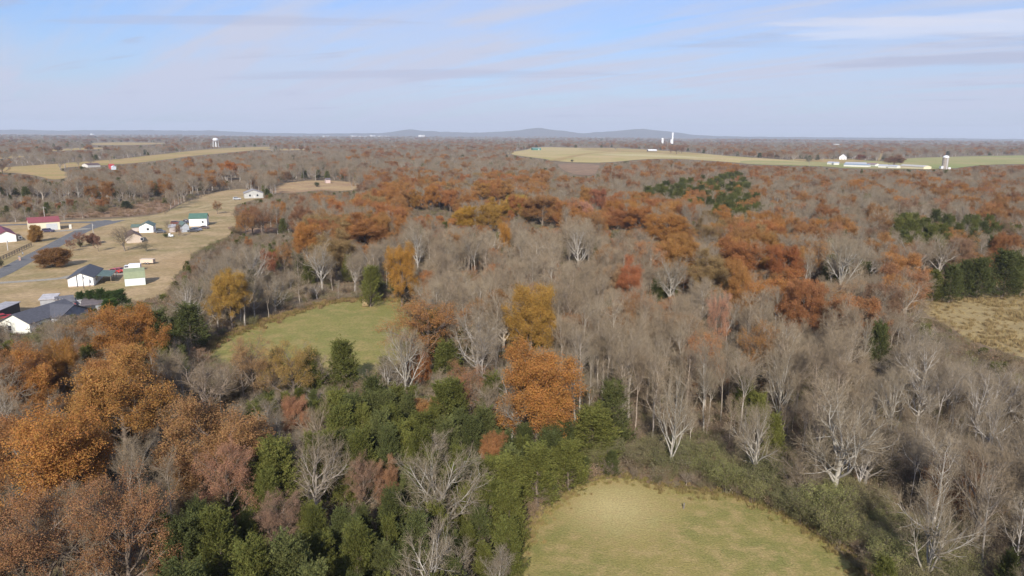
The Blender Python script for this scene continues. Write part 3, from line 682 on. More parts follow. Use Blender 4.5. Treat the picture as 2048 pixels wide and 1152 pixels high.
# (x, y of the top, crown width in px, visible px below the top, height m, kind, colour, short, rest)
HERO = [
 (230, 692, 195, 160, 16, 'oak', GOLD, 'huge golden oak', 'at the corner of the wood below the houses'),
 (108, 822, 240, 130, 15, 'oak', ORANGE, 'broad orange oak', 'just in front of the huge golden oak'),
 (70, 985, 210, 170, 13, 'oak_sparse', (0.33, 0.175, 0.085), 'half bare brown oak', 'with grey limbs showing, in the bottom corner'),
 (225, 952, 200, 200, 14, 'oak_sparse', (0.345, 0.18, 0.085), 'half bare russet oak', 'just right of the half bare brown oak'),
 (425, 795, 195, 100, 14, 'oak', (0.346, 0.193, 0.084), 'dull russet oak', 'beside the cedar thicket, behind the salmon oak'),
 (448, 882, 118, 120, 11, 'oak_sparse', SALMON, 'salmon pink oak', 'standing in front of the dull russet oak'),
 (255, 612, 135, 75, 15, 'oak', (0.384, 0.182, 0.056), 'tall russet oak', 'between the sheds and the huge golden oak'),
 (118, 682, 70, 90, 12, 'oak', (0.384, 0.198, 0.056), 'narrow amber oak', 'on the side of the golden oak'),
 (500, 664, 95, 100, 12, 'oak_sparse', (0.384, 0.237, 0.112), 'thin tan oak', 'at the meadow corner by the shadow patch'),
 (582, 684, 105, 90, 11, 'oak_sparse', (0.394, 0.259, 0.084), 'thin amber oak', 'leaning over the near edge of the middle meadow'),
 (455, 542, 75, 85, 14, 'oak', (0.422, 0.259, 0.067), 'golden tan oak', 'by the lawn above the middle meadow'),
 (850, 598, 180, 110, 14, 'oak_sparse', (0.365, 0.182, 0.067), 'wide rusty oak', 'at the end of the middle meadow'),
 (838, 690, 42, 40, 9, 'oak', (0.45, 0.19, 0.07), 'small vivid orange oak', 'behind the white limbed sycamore'),
 (1080, 697, 172, 185, 16, 'oak', ORANGE, 'big lone orange oak', 'above the cedar hedge of the near pasture'),
 (1062, 572, 100, 110, 16, 'oak', (0.422, 0.248, 0.062), 'tall golden oak', 'behind the big lone orange oak'),
 (1440, 585, 55, 70, 15, 'oak_sparse', (0.518, 0.275, 0.168), 'pink leaved oak', 'alone among bare trees'),
 (1262, 515, 56, 45, 15, 'oak', (0.42, 0.165, 0.075), 'bright red-orange oak', 'alone in the middle of the bare wood'),
 (1520, 642, 80, 50, 14, 'oak_sparse', (0.365, 0.193, 0.073), 'faded rusty oak', 'in the bare brown wood'),
 (1612, 562, 90, 70, 15, 'oak', (0.35, 0.16, 0.07), 'dark rust oak', 'near the white trunked sycamores'),
 (862, 370, 130, 60, 16, 'oak', ORANGE, 'large orange oak', 'heading the far ridge of colour'),
 (990, 358, 90, 40, 16, 'oak', GOLD, 'yellow gold oak', 'at the back of the ridge of colour'),
 (1012, 386, 85, 45, 16, 'oak', (0.461, 0.286, 0.056), 'bright gold oak', 'on the ridge of colour'),
 (955, 402, 100, 48, 15, 'oak', (0.403, 0.248, 0.050), 'amber oak', 'in front of the gold oaks on the ridge'),
 (1085, 392, 80, 60, 15, 'oak', RUST, 'deep rust oak', 'beside the gold oaks on the ridge'),
 (660, 460, 82, 40, 16, 'oak', OLIVEL, 'olive yellow oak', 'with pale bare limbs, above the meadow wood'),
 (800, 487, 62, 70, 17, 'oak', (0.432, 0.231, 0.056), 'pointed amber oak', 'rising behind the middle meadow'),
 (610, 447, 58, 55, 14, 'oak', ORANGE, 'rounded orange oak', 'beside the olive yellow oak'),
 (1008, 447, 30, 40, 14, 'oak', (0.432, 0.215, 0.050), 'small egg shaped orange oak', 'among grey trees below the ridge'),
 (728, 428, 95, 50, 15, 'oak', (0.365, 0.171, 0.062), 'spreading rust oak', 'behind the pointed amber oak'),
 (1258, 405, 110, 50, 15, 'oak', (0.384, 0.165, 0.062), 'wide rust-orange oak', 'at the middle of the coloured ridge'),
 (1340, 430, 100, 50, 15, 'oak', (0.403, 0.193, 0.056), 'orange oak', 'right of the wide rust-orange oak'),
 (1360, 470, 80, 46, 15, 'oak', GOLD, 'deep golden oak', 'in the middle of the coloured slope'),
 (1430, 500, 80, 40, 15, 'oak', OLIVEL, 'mottled olive gold oak', 'below the deep golden oak'),
 (1478, 478, 90, 55, 15, 'oak', (0.365, 0.160, 0.062), 'round rust oak', 'on the coloured slope'),
 (1575, 492, 80, 50, 15, 'oak', (0.326, 0.127, 0.050), 'dark russet oak', 'at the end of the coloured slope'),
 (1475, 520, 58, 60, 15, 'oak', (0.394, 0.198, 0.067), 'slim amber oak', 'in front of the round rust oak'),
 (460, 322, 62, 38, 18, 'oak', (0.442, 0.176, 0.045), 'big solitary orange oak', 'beyond the hill track and white house'),
 (1172, 372, 28, 22, 15, 'oak', GOLD, 'little golden oak', 'beside the little red oak far back'),
 (1200, 378, 38, 32, 15, 'oak', REDL, 'little red oak', 'beside the little golden oak far back'),
 (1172, 404, 32, 14, 12, 'oak', (0.499, 0.264, 0.168), 'flat salmon oak', 'in front of the little red oak'),
 (1445, 410, 40, 24, 13, 'oak', ORANGE, 'lone orange oak', 'among the dark cedars of the far slope'),
 (535, 500, 34, 45, 9, 'oak', REDL, 'slender red tree', 'in the scrub beside the lawn'),
 (566, 488, 36, 45, 10, 'oak_sparse', RUST, 'slender rust tree', 'next to the slender red tree'),
 (722, 912, 72, 95, 8, 'oak_sparse', (0.34, 0.21, 0.135), 'slim pinkish brown oak', 'standing in the cedar thicket'),
 (770, 915, 46, 60, 7, 'oak', (0.36, 0.20, 0.11), 'small rust sapling oak', 'beside the slim pinkish brown oak'),
 (590, 792, 56, 45, 8, 'oak', (0.422, 0.220, 0.123), 'small salmon oak', 'poking out of the cedars by the meadow'),
 (552, 985, 84, 80, 8, 'oak_sparse', (0.33, 0.21, 0.14), 'low brownish pink oak', 'in the lower cedar thicket'),
 (988, 868, 62, 40, 7, 'oak', (0.384, 0.187, 0.078), 'low rust oak', 'at the foot of the big lone orange oak'),
 (30, 560, 1, 1, 1, None, None, '', ''),
 (885, 888, 190, 140, 12, 'bare_spread', PALE, 'great pale bare tree', 'spreading over the cedars beside the near pasture'),
 (858, 1045, 150, 107, 11, 'bare_spread', (0.42, 0.38, 0.33), 'pale bare tree', 'directly below the great pale bare tree'),
 (620, 876, 140, 130, 11, 'bare_spread', (0.36, 0.31, 0.26), 'fan shaped bare tree', 'among cedars, right of the salmon pink oak'),
 (395, 715, 140, 80, 12, 'bare_spread', (0.32, 0.25, 0.20), 'brown bare tree', 'between the golden oak and the meadow'),
 (806, 650, 95, 120, 14, 'bare_spread', WHITE, 'white limbed sycamore', 'beside the middle meadow'),
 (1350, 738, 88, 190, 15, 'bare_spread', WHITE, 'tall white sycamore', 'behind the pasture hedge'),
 (1250, 765, 46, 115, 10, 'bare_tall', PALE, 'slim pale bare tree', 'between the big orange oak and tall white sycamore'),
 (1525, 802, 112, 118, 12, 'bare_spread', PALE, 'fan shaped pale bare tree', 'rising from the green hedge'),
 (1690, 780, 175, 170, 15, 'bare_spread', WHITE, 'broad white sycamore', 'with crooked limbs behind the green hedge'),
 (1882, 965, 160, 187, 12, 'bare_spread', PALE, 'bushy pale bare tree', 'lowest in the grey wood'),
 (1420, 682, 58, 120, 15, 'bare_tall', PALE, 'forked pale bare tree', 'behind the tall white sycamore'),
 (1570, 692, 72, 75, 14, 'bare_spread', PALE, 'whitish bare tree', 'behind the fan shaped pale tree'),
 (1800, 742, 74, 60, 12, 'bare_spread', PALE, 'small whitish bare tree', 'below the dry field'),
 (1975, 728, 66, 60, 13, 'bare_spread', (0.45, 0.41, 0.37), 'thin pale bare tree', 'under the edge of the dry field'),
 (1690, 468, 84, 80, 19, 'bare_spread', WHITE, 'white trunked sycamore', 'standing tall beside the dark rust oak'),
 (1345, 508, 74, 75, 15, 'bare_spread', PALE, 'pale fan of leaning stems', 'below the deep golden oak'),
 (1738, 632, 34, 80, 15, 'bare_tall', WHITE, 'white stemmed bare tree', 'before a dark cedar near the dry field'),
 (1160, 448, 72, 70, 16, 'bare_spread', (0.42, 0.38, 0.33), 'grey crowned bare tree', 'in the hollow below the ridge'),
 (528, 812, 74, 60, 9, 'bare_spread', GREY, 'small grey bare tree', 'in the cedars behind the salmon pink oak'),
 (1995, 792, 74, 70, 12, 'bare_spread', (0.42, 0.38, 0.34), 'grey white bare tree', 'midway down the grey wood edge'),
 (1735, 838, 60, 70, 11, 'bare_spread', (0.40, 0.36, 0.32), 'crooked grey bare tree', 'in front of the broad white sycamore'),
 (950, 470, 60, 60, 15, 'bare_tall', (0.42, 0.37, 0.31), 'slender pale bare tree', 'behind the small egg shaped orange oak'),
 (835, 455, 60, 60, 15, 'bare_spread', (0.44, 0.40, 0.35), 'twiggy grey bare tree', 'right of the pointed amber oak'),
 (640, 480, 70, 80, 15, 'bare_spread', (0.44, 0.40, 0.35), 'leaning pale bare tree', 'in front of the olive yellow oak'),
 (1180, 690, 30, 100, 14, 'bare_tall', PALE, 'snapped pale bare tree', 'just right of the big lone orange oak'),
 (1460, 590, 50, 70, 14, 'bare_tall', GREY, 'dark stemmed bare tree', 'right of the pink leaved oak'),
 (685, 680, 64, 90, 10, 'cedar', CED, 'tall dark cedar', 'against the near edge of the middle meadow'),
 (738, 532, 36, 60, 11, 'cedar', CED2, 'single column shaped cedar', 'on the far side of the meadow'),
 (622, 700, 52, 50, 9, 'cedar', CED, 'dark pointed cedar', 'left of the tall dark cedar'),
 (893, 682, 62, 55, 9, 'cedar', CED, 'rounded dark cedar', 'right of the white limbed sycamore'),
 (2018, 500, 66, 58, 14, 'cedar', CED3, 'large dark cedar', 'on the far edge of the dry field'),
 (1965, 515, 50, 45, 12, 'cedar', CED3, 'dark cedar', 'left of the large dark cedar by the dry field'),
 (1188, 815, 105, 80, 8, 'cedar', CED2, 'bushy green cedar', 'at the foot of the big orange oak'),
 (1908, 528, 44, 32, 11, 'cedar', CED3, 'pointed dark cedar', 'in the row on the far edge of the dry field'),
 (1872, 540, 36, 24, 9, 'cedar', CED, 'small green cedar', 'first in the row behind the dry field'),
 (1938, 520, 42, 36, 11, 'cedar', CED3, 'middle dark cedar', 'of the row behind the dry field'),
 (2052, 512, 50, 45, 12, 'cedar', CED, 'last dark cedar', 'of the row at the picture edge behind the dry field'),
 (1762, 645, 50, 60, 11, 'cedar', CED3, 'dark cedar clump', 'behind the white stemmed bare tree'),
 (375, 608, 70, 60, 10, 'cedar', CED3, 'shadowed dark cedar', 'at the corner between lawn and middle meadow'),
 (310, 620, 60, 50, 9, 'cedar', CED3, 'dark cedar', 'right of the tall russet oak'),
 (1075, 892, 80, 70, 8, 'cedar', CED2, 'yellowish green cedar', 'in the hedge below the big orange oak'),
 (1140, 880, 70, 70, 7, 'cedar', CED2, 'bright green cedar', 'beside the yellowish green cedar in the hedge'),
]
HERO = [h for h in HERO if h[5]]
CATNAME = {'oak': ('oak_tree', 'autumn tree', 'autumn coloured trees of the woods'), 'oak_sparse': ('oak_tree', 'autumn tree', 'autumn coloured trees of the woods'),
           'bare_spread': ('bare_tree', 'bare tree', 'leafless trees of the woods'), 'bare_tall': ('bare_tree', 'bare tree', 'leafless trees of the woods'),
           'cedar': ('cedar_tree', 'cedar', 'cedars of the woods'), 'shrub': ('shrub', 'shrub', 'green shrubs of the hedge')}
hero_pos = []          # x, y, r, px, ytop, vis, w_px, short, kindclass
counts = {'oak_tree': 0, 'bare_tree': 0, 'cedar_tree': 0, 'shrub': 0}
ORD = ('first', 'second', 'third', 'fourth', 'fifth', 'sixth', 'seventh', 'eighth', 'ninth', 'tenth', 'eleventh', 'twelfth', 'thirteenth', 'fourteenth', 'fifteenth', 'sixteenth', 'seventeenth', 'eighteenth', 'nineteenth', 'twentieth')
for i, (px, yt, wpx, vis, h, kind, colr, short, rest) in enumerate(HERO):
    p = at(px, yt, h); n, c, g = CATNAME[kind]
    k_m = (fN @ (p - np.array([0, 0, CAM_H]))) / F_PX
    w = wpx * k_m
    hero_pos.append((p[0], p[1], w / 2, px, yt, vis, wpx, short, kind))
    if w < 21 or kind != 'oak':
        plant(kind, p[0], p[1], h, w, colr, n, short + ' ' + rest, c, g, var=i); counts[n] += 1
    else:                                             # the survey shows a close clump of like trees here
        m = int(round(w / 11.0))
        for j in range(m):
            fx = (j + 0.5) / m - 0.5
            x = p[0] + fx * w * 0.86; y = p[1] + rngP.uniform(-5, 5)
            hh = h * (1 - 0.9 * fx * fx) * rngP.uniform(0.88, 1.0); jj = rngP.uniform(0.9, 1.1, 3)
            plant(kind, x, y, hh, rngP.uniform(10, 14), tuple(a * b for a, b in zip(colr, jj)), n, f'{ORD[j]} tree from the left in the clump of {short}s', c, g); counts[n] += 1
# ------------------------------------------------------------------ buildings
KEEP_CLEAR, SIGHT, MARKS = [], [], []
WHITEP = (0.80, 0.79, 0.76); CREAM = (0.74, 0.66, 0.48)
def building(name, label, cat, A, B, depth, wallh, rise, ridge, wall, roof, short=None, over=0.4, shape='gable', openings=(), th=0.14, group=None, sight=None, z0=0.0):
    """A, B: ground points of the front wall as surveyed; the body runs back from it. ridge 'away' or 'along' the front."""
    A = np.array(A[:2], float); B = np.array(B[:2], float)
    L = float(np.linalg.norm(B - A)); ang = math.atan2(B[1] - A[1], B[0] - A[0])
    e = empty(name, (A[0], A[1], z0), ang)
    span = L if ridge == 'away' else depth; run = depth if ridge == 'away' else L
    ax = 'y' if ridge == 'away' else 'x'
    if shape == 'gable': top = [(0, wallh), (span / 2, wallh + rise), (span, wallh)]
    elif shape == 'gambrel': top = [(0, wallh), (span * 0.16, wallh + rise * 0.66), (span / 2, wallh + rise), (span * 0.84, wallh + rise * 0.66), (span, wallh)]
    else: top = [(0, wallh), (span, wallh + rise)]
    prof = [(0, -0.3)] + top + [(span, -0.3)]
    MB().prism(prof, 0, run, ax).build('wall', wall, e)
    # roof: a thick strip over the profile, with eaves
    d0 = np.array(top[0]) - np.array(top[1]); d0 = d0 / np.linalg.norm(d0) * over
    d1 = np.array(top[-1]) - np.array(top[-2]); d1 = d1 / np.linalg.norm(d1) * over
    tp = [tuple(np.array(top[0]) + d0)] + top[1:-1] + [tuple(np.array(top[-1]) + d1)]
    lowp = [(u, z + 0.02) for u, z in tp]; up = [(u, z + 0.02 + th) for u, z in tp]
    m = MB()
    for k in range(len(tp) - 1): m.prism([lowp[k], up[k], up[k + 1], lowp[k + 1]], -over, run + over, ax)
    m.build('roof', roof, e)
    for op in openings:
        typ, face, u0, u1, z0_, z1 = op[:6]; mat = op[6] if len(op) > 6 else None
        t0, t1 = -0.05, 0.04
        def fb(u0, u1, z0_, z1, t0, t1):
            m = MB()
            if face == 'front': m.box(u0, u1, t0, t1, z0_, z1)
            elif face == 'right': m.box(L - t1, L - t0, u0, u1, z0_, z1)
            else: m.box(t0, t1, u0, u1, z0_, z1)
            return m
        if typ == 'window':
            w = fb(u0, u1, z0_, z1, -0.06, 0.04).build('window', paint((0.75, 0.74, 0.72)), e)
            fb(u0 + 0.08, u1 - 0.08, z0_ + 0.08, z1 - 0.08, -0.085, 0.0).build('pane', glass_dark(), w)
        else:
            d = fb(u0, u1, z0_, z1, t0, t1).build(typ, mat or paint((0.55, 0.54, 0.52)), e)
            if typ == 'door': fb(u1 - 0.2, u1 - 0.1, z0_ + 0.95, z0_ + 1.05, -0.12, 0.0).build('handle', paint((0.2, 0.2, 0.2)), d)
    tag(e, label, cat, group)
    mid = (A + B) / 2 + np.array([-math.sin(ang), math.cos(ang)]) * depth / 2
    KEEP_CLEAR.append((mid[0], mid[1], max(L, depth) * 0.62 + 2))
    if short: MARKS.append((mid[0], mid[1], short))
    if sight: SIGHT.append(sight + (float(min(A[1], B[1])) - 1,))
    return e, L, ang
def lbox(e, name, b, mat, parent=None): return MB().box(*b).build(name, mat, parent or e)
SHINGLE = paint((0.085, 0.09, 0.105), 0.85, 0.25, 2.5); SHINGLE2 = paint((0.10, 0.10, 0.115), 0.85, 0.25, 2.0)
GREENROOF = paint((0.125, 0.175, 0.145), 0.6, 0.2, 0.8, ribs=6.0); PALEGREEN = paint((0.26, 0.29, 0.17), 0.6, 0.15, 1.0, ribs=5.0)
REDROOF = paint((0.27, 0.075, 0.08), 0.5, 0.15, 0.8, ribs=5.0); MAROON = paint((0.20, 0.05, 0.065), 0.6, 0.2, 1.0, ribs=5.0)
SIDING = paint(WHITEP, 0.7, 0.07, 0.9); SIDINGG = paint((0.70, 0.76, 0.72), 0.6, 0.06, 1.0, ribs=4.0); CREAMW = paint(CREAM, 0.6, 0.08, 0.8)
GREYW = paint((0.36, 0.36, 0.37), 0.8, 0.3, 1.2); BRICK = paint((0.42, 0.32, 0.25), 0.9, 0.25, 3.0); TIN = paint((0.42, 0.40, 0.40), 0.5, 0.3, 0.9, ribs=5.0)
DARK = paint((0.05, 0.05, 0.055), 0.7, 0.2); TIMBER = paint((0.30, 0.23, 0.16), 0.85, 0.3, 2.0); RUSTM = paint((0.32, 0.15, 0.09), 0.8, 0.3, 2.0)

# white house with dark shingles and a green lean-to
e, L, an = building('house', 'white gabled house with dark shingle roof and green lean-to, beside gambrel barn', 'house', at(137, 575.5), at(188, 572.5), 15, 2.7, 1.5, 'away', SIDING, SHINGLE, 'white house with lean-to',
    openings=[('window', 'right', 3, 4.2, 1.0, 2.1), ('window', 'right', 10.5, 11.7, 1.0, 2.1), ('door', 'right', 6, 6.9, 0, 2.0)])
lean = MB(); lean.add([(L, 3.0, 2.55), (L + 4.2, 3.0, 2.15), (L + 4.2, 13, 2.15), (L, 13, 2.55), (L, 3.0, 2.65), (L + 4.2, 3.0, 2.25), (L + 4.2, 13, 2.25), (L, 13, 2.65)], [(0, 1, 2, 3), (4, 5, 6, 7), (0, 1, 5, 4), (1, 2, 6, 5), (2, 3, 7, 6), (3, 0, 4, 7)])
lean.build('lean_to_roof', GREENROOF, e)
for yy in (3.2, 8, 12.8): lbox(e, 'post', (L + 4.0, L + 4.12, yy, yy + 0.12, 0, 2.17), TIMBER)
lbox(e, 'chimney', (L * 0.35, L * 0.35 + 0.12, -0.2, -0.08, 0, 3.9), DARK)
MB().box(-0.02, L + 0.02, -0.03, 0.0, -0.3, 0.35).build('foundation', BRICK, e)
# gambrel barn
building('gambrel_barn', 'small white barn with pale green gambrel roof, beside the white house', 'barn', at(250.5, 573), at(291.5, 569.5), 6.2, 2.35, 2.4, 'along', SIDINGG, PALEGREEN, 'gambrel barn', over=0.15, shape='gambrel',
    openings=[('door', 'right', 2.2, 4.0, 0, 2.2, paint((0.5, 0.55, 0.52)))])
# house at the corner of the wood and its sheds
e, L, an = building('house', 'white walled house with broad dark hipped roof, half hidden by trees', 'house', at(2, 668), at(62, 671), 15, 2.8, 1.9, 'away', paint((0.78, 0.76, 0.66), 0.7, 0.08), SHINGLE2, 'dark roofed corner house',
    openings=[('window', 'front', 2.0, 3.0, 1.0, 2.1), ('window', 'right', 3, 4.2, 1.0, 2.1)])
wing = MB(); wl = 2.6
wing.prism([(6.0, -0.3), (6.0, 2.7), (10.5, 4.55), (15.0, 2.7), (15.0, -0.3)], L - 1.0, L + wl, 'x'); wing.build('wing_wall', GREYW, e)
w2 = MB(); w2.prism([(5.6, 2.58), (5.6, 2.74), (10.5, 4.78), (10.5, 4.6)], L - 4.0, L + wl + 0.3, 'x'); w2.prism([(10.5, 4.6), (10.5, 4.78), (15.4, 2.74), (15.4, 2.58)], L - 4.0, L + wl + 0.3, 'x'); w2.build('wing_roof', SHINGLE2, e)
lbox(e, 'deck', (L + 0.2, L + 5.0, 0.6, 5.0, 0, 0.45), TIMBER)
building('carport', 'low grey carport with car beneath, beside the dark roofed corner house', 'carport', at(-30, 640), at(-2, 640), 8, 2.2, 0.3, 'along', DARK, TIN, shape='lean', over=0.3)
building('shed', 'grey shed with red door and dark flat roof, behind the utility pole', 'shed', at(117, 626), at(151, 622), 5, 2.5, 0.6, 'along', GREYW, paint((0.17, 0.16, 0.165), 0.8, 0.3), 'grey shed', over=0.3, shape='lean', openings=[('door', 'front', 2.6, 4.0, 0, 2.1, paint((0.28, 0.08, 0.09)))])
building('shed', 'open fronted grey shed with brown roof, nearest the row of cedars', 'shed', at(165, 626), at(204, 623), 5, 1.9, 0.8, 'along', GREYW, paint((0.15, 0.125, 0.125), 0.85, 0.3), over=0.3, shape='lean', openings=[('shade_panel', 'front', 0.6, 3.0, 0.05, 1.7, DARK)])  # solid dark panel on the wall, painted as the shade inside the open front
building('shed', 'weathered grey lean-to shed between the two other sheds', 'shed', at(150.5, 620), at(164, 619), 5, 2.3, 0.5, 'along', paint((0.45, 0.43, 0.44), 0.8, 0.25), TIN, over=0.2, shape='lean')
building('shed', 'tin roofed low shed behind the dark hipped roof', 'shed', at(82, 618), at(112, 616), 4.5, 2.4, 0.4, 'along', GREYW, paint((0.50, 0.47, 0.46), 0.6, 0.3), over=0.3, shape='lean')
# red roofed barn and house across the road
e, L, an = building('barn', 'long cream barn with bright red roof beside the road junction', 'barn', at(60, 463), at(121, 459), 10, 3.9, 1.9, 'along', CREAMW, REDROOF, 'red roofed barn', over=0.35,
    openings=[('garage_door', 'front', 6.5, 11, 0, 3.0, paint((0.52, 0.53, 0.54), 0.5, 0.1)), ('door', 'front', 15.5, 16.5, 0, 2.1, paint((0.7, 0.68, 0.6)))])
building('house', 'low white house with maroon roof, in front of the red roofed barn', 'house', at(-6, 486), at(33.5, 483), 22, 2.9, 1.7, 'away', SIDING, MAROON, 'maroon roofed house',
    openings=[('window', 'front', 7.6, 8.7, 0.9, 2.1), ('window', 'right', 4, 5.4, 0.8, 2.1), ('window', 'right', 8, 9.4, 0.8, 2.1), ('window', 'right', 15, 16.4, 0.8, 2.1)])
building('shed', 'small maroon roofed shed behind the maroon roofed house', 'shed', at(-24, 470), at(2, 468), 9, 2.6, 1.4, 'away', SIDING, MAROON)
# houses in the middle of the lawn
building('house', 'white house with green metal roof, behind the brown roofed house', 'house', at(279, 466), at(307, 465), 9, 3.0, 1.5, 'away', SIDING, GREENROOF, 'green roofed white house', openings=[('window', 'front', 3, 4.1, 1, 2.2), ('window', 'right', 3, 4.2, 1, 2.2)])
building('shed', 'low green roofed shed joined beside the white house', 'shed', at(264, 463), at(278, 462.5), 5, 2.0, 0.9, 'along', paint((0.5, 0.42, 0.38)), GREENROOF)
building('house', 'low tan brick house with brown roof, behind the bare lawn tree', 'house', at(254, 487), at(284, 485), 12, 2.6, 1.5, 'away', paint((0.55, 0.45, 0.36), 0.9, 0.15, 3.0), paint((0.13, 0.085, 0.075), 0.85, 0.25, 2.0), 'brown roofed house', openings=[('window', 'front', 5, 6.2, 0.9, 2.0), ('window', 'right', 3, 4.2, 0.9, 2.0)])
building('barn', 'tall white outbuilding with dark green roof beside the parked junk', 'barn', at(379, 453), at(414, 452), 9, 3.8, 2.0, 'along', SIDING, paint((0.09, 0.17, 0.125), 0.6, 0.2, 0.8), 'tall white outbuilding', over=0.3, openings=[('window', 'front', 5.6, 6.6, 1.5, 2.6)])
building('shed', 'small grey shed with green roof before the tall white outbuilding', 'shed', at(364, 465), at(379, 464), 8, 3.0, 1.4, 'away', paint((0.40, 0.42, 0.45), 0.7, 0.2), GREENROOF)
building('shed', 'small pinkish grey shed beside the rusty lawn tree', 'shed', at(339, 465), at(351, 464.5), 6, 2.4, 0.8, 'along', paint((0.42, 0.36, 0.33), 0.8, 0.2), TIN)
building('house', 'white gabled house on the rise at the end of the track', 'house', at(489, 397), at(527, 396), 14, 3.4, 2.3, 'away', paint((0.46, 0.45, 0.42), 0.7, 0.2), paint((0.30, 0.28, 0.27), 0.85, 0.2), 'white house on the rise', sight=(486, 529, 381, 394), openings=[('window', 'front', 3, 4.4, 1.2, 2.8), ('window', 'front', 8, 9.4, 1.2, 2.8), ('door', 'front', 6, 7.1, 0, 2.1)])
# far farm
building('barn', 'far dark green barn at the end of the hay field', 'barn', at(1066, 300.5), at(1082, 300.5), 18, 5.0, 2.2, 'along', paint((0.05, 0.17, 0.125), 0.6, 0.1), paint((0.16, 0.27, 0.24), 0.5, 0.1), 'green barn', over=0.6, sight=(1063, 1084, 294, 300), openings=[('door', 'front', 16, 19.5, 0, 4.4, paint((0.5, 0.5, 0.42)))])
building('shed', 'far white roofed shed beside the clump of brown trees in the hay field', 'shed', at(1297, 303.5), at(1314, 303.5), 12, 3.4, 3.0, 'along', paint((0.20, 0.17, 0.15)), paint((0.78, 0.77, 0.75), 0.5), over=0.5, sight=(1294, 1332, 297, 304))
PW = paint((0.66, 0.64, 0.57), 0.7, 0.06); PB = paint((0.42, 0.43, 0.46), 0.6, 0.1); PR = paint((0.30, 0.20, 0.21), 0.6, 0.15)
FARM = [
 ('long low white farm shed at the end of the farmyard, with grey roof', at(1654, 329), at(1665, 329.4), PB), ('short white farm shed beside the end shed of the farmyard', at(1667, 329.8), at(1678, 330), PB),
 ('longest white farm shed at the back, with pale grey roof', at(1690, 330), at(1731, 331.2), PB), ('low white farm shed in front, with blue-grey roof', at(1687, 333), at(1738, 334.6), paint((0.25, 0.30, 0.36), 0.6)),
 ('white farm shed with brownish roof in the middle of the row', at(1732, 332), at(1750, 333), PR), ('cream farm shed left of the big yard tree', at(1756, 335.2), at(1773, 335.8), PB), ('small cream farm shed under the big yard tree', at(1775, 336), at(1793, 336.8), PB)]
for lab, A, B, rf in FARM:
    building('farm_shed', lab, 'shed', A, B, 10, 2.9, 1.7, 'along', PW, rf, over=0.4, sight=(proj([A])[0][0], proj([B])[0][0], 320, 335), group='sheds of the far farm')
building('farm_shed', 'long cream farm shed nearest the silo', 'shed', at(1798, 335.8), at(1847, 338.6), 14, 3.4, 1.9, 'along', paint((0.72, 0.62, 0.42), 0.7, 0.08), paint((0.50, 0.47, 0.42), 0.6, 0.15), 'long cream farm shed', over=0.4, sight=(1796, 1849, 326, 337.5), group='sheds of the far farm')
building('farmhouse', 'far white farmhouse with pointed gable behind the farm sheds', 'house', at(1678, 319.6), at(1692, 319.9), 14, 6.0, 5.0, 'away', SIDING, paint((0.25, 0.25, 0.28)), 'white farmhouse', sight=(1675, 1695, 308, 318), openings=[('window', 'front', 4, 5.6, 1, 2.8), ('window', 'front', 9.5, 11.1, 1, 2.8), ('window', 'front', 6.8, 8.4, 5, 6.6)])
building('warehouse', 'white flat buildings glimpsed beyond the woods', 'warehouse', at(1666, 291.8), at(1680, 291.8), 40, 8, 1, 'along', paint((0.78, 0.78, 0.76)), paint((0.7, 0.7, 0.7)), 'far white warehouse', sight=(1662, 1684, 286, 291))
building('warehouse', 'low pale building right of the far white warehouse', 'warehouse', at(1682, 293), at(1700, 293.2), 40, 5, 1, 'along', paint((0.74, 0.70, 0.62)), paint((0.72, 0.7, 0.66)), sight=(1682, 1702, 289, 292.5))
# far left farmstead
building('house', 'far brown roofed house on the rolling field', 'house', at(176, 335), at(201, 334), 12, 3.2, 1.8, 'along', paint((0.62, 0.58, 0.52)), paint((0.14, 0.09, 0.08)), 'far brown roofed house', sight=(174, 203, 327, 334))
building('barn', 'small bright red barn below the rolling field', 'barn', at(220, 338), at(229, 337.8), 8, 4.6, 1.4, 'along', paint((0.55, 0.07, 0.06)), paint((0.45, 0.07, 0.06)), 'small red barn', sight=(218, 232, 330, 337))
building('shed', 'small pale metal shed beside the red barn', 'shed', at(226, 339.5), at(233, 339.3), 6, 3.4, 1.2, 'away', paint((0.60, 0.64, 0.68)), paint((0.60, 0.64, 0.68)))
building('cottage', 'tiny pinkish shack on the crest of the hill meadow', 'shed', at(652, 366.5), at(661, 366.3), 6, 3.2, 1.2, 'along', paint((0.55, 0.42, 0.38)), paint((0.16, 0.13, 0.13)), sight=(648, 664, 359, 366))
# distant town: white blocks in a row below the hills
for i, (x0, x1, y_, z) in enumerate([(649, 661, 270.2, 9), (706, 714, 270.4, 8), (722, 735, 270.8, 7), (744, 751, 270.6, 8), (760, 778, 271.2, 7), (842, 850, 273, 7), (186, 189, 267, 10)]):
    A, B = at(x0, y_ + 2.6), at(x1, y_ + 2.6)
    building('warehouse', f'distant white town building, number {["one", "two", "three", "four", "five", "six", "seven"][i]} from left below the hills' if i < 6 else 'tiny white building alone before the far hills', 'warehouse', A, B, 40, z + hgt(A[0], A[1]) + 10, 1, 'along', paint((0.80, 0.79, 0.77)), paint((0.7, 0.7, 0.7)), over=0.2, group='white buildings of the distant town', sight=(x0 - 2, x1 + 2, y_ - 3, y_ + 0.8), z0=hgt(A[0], A[1]) + 4)

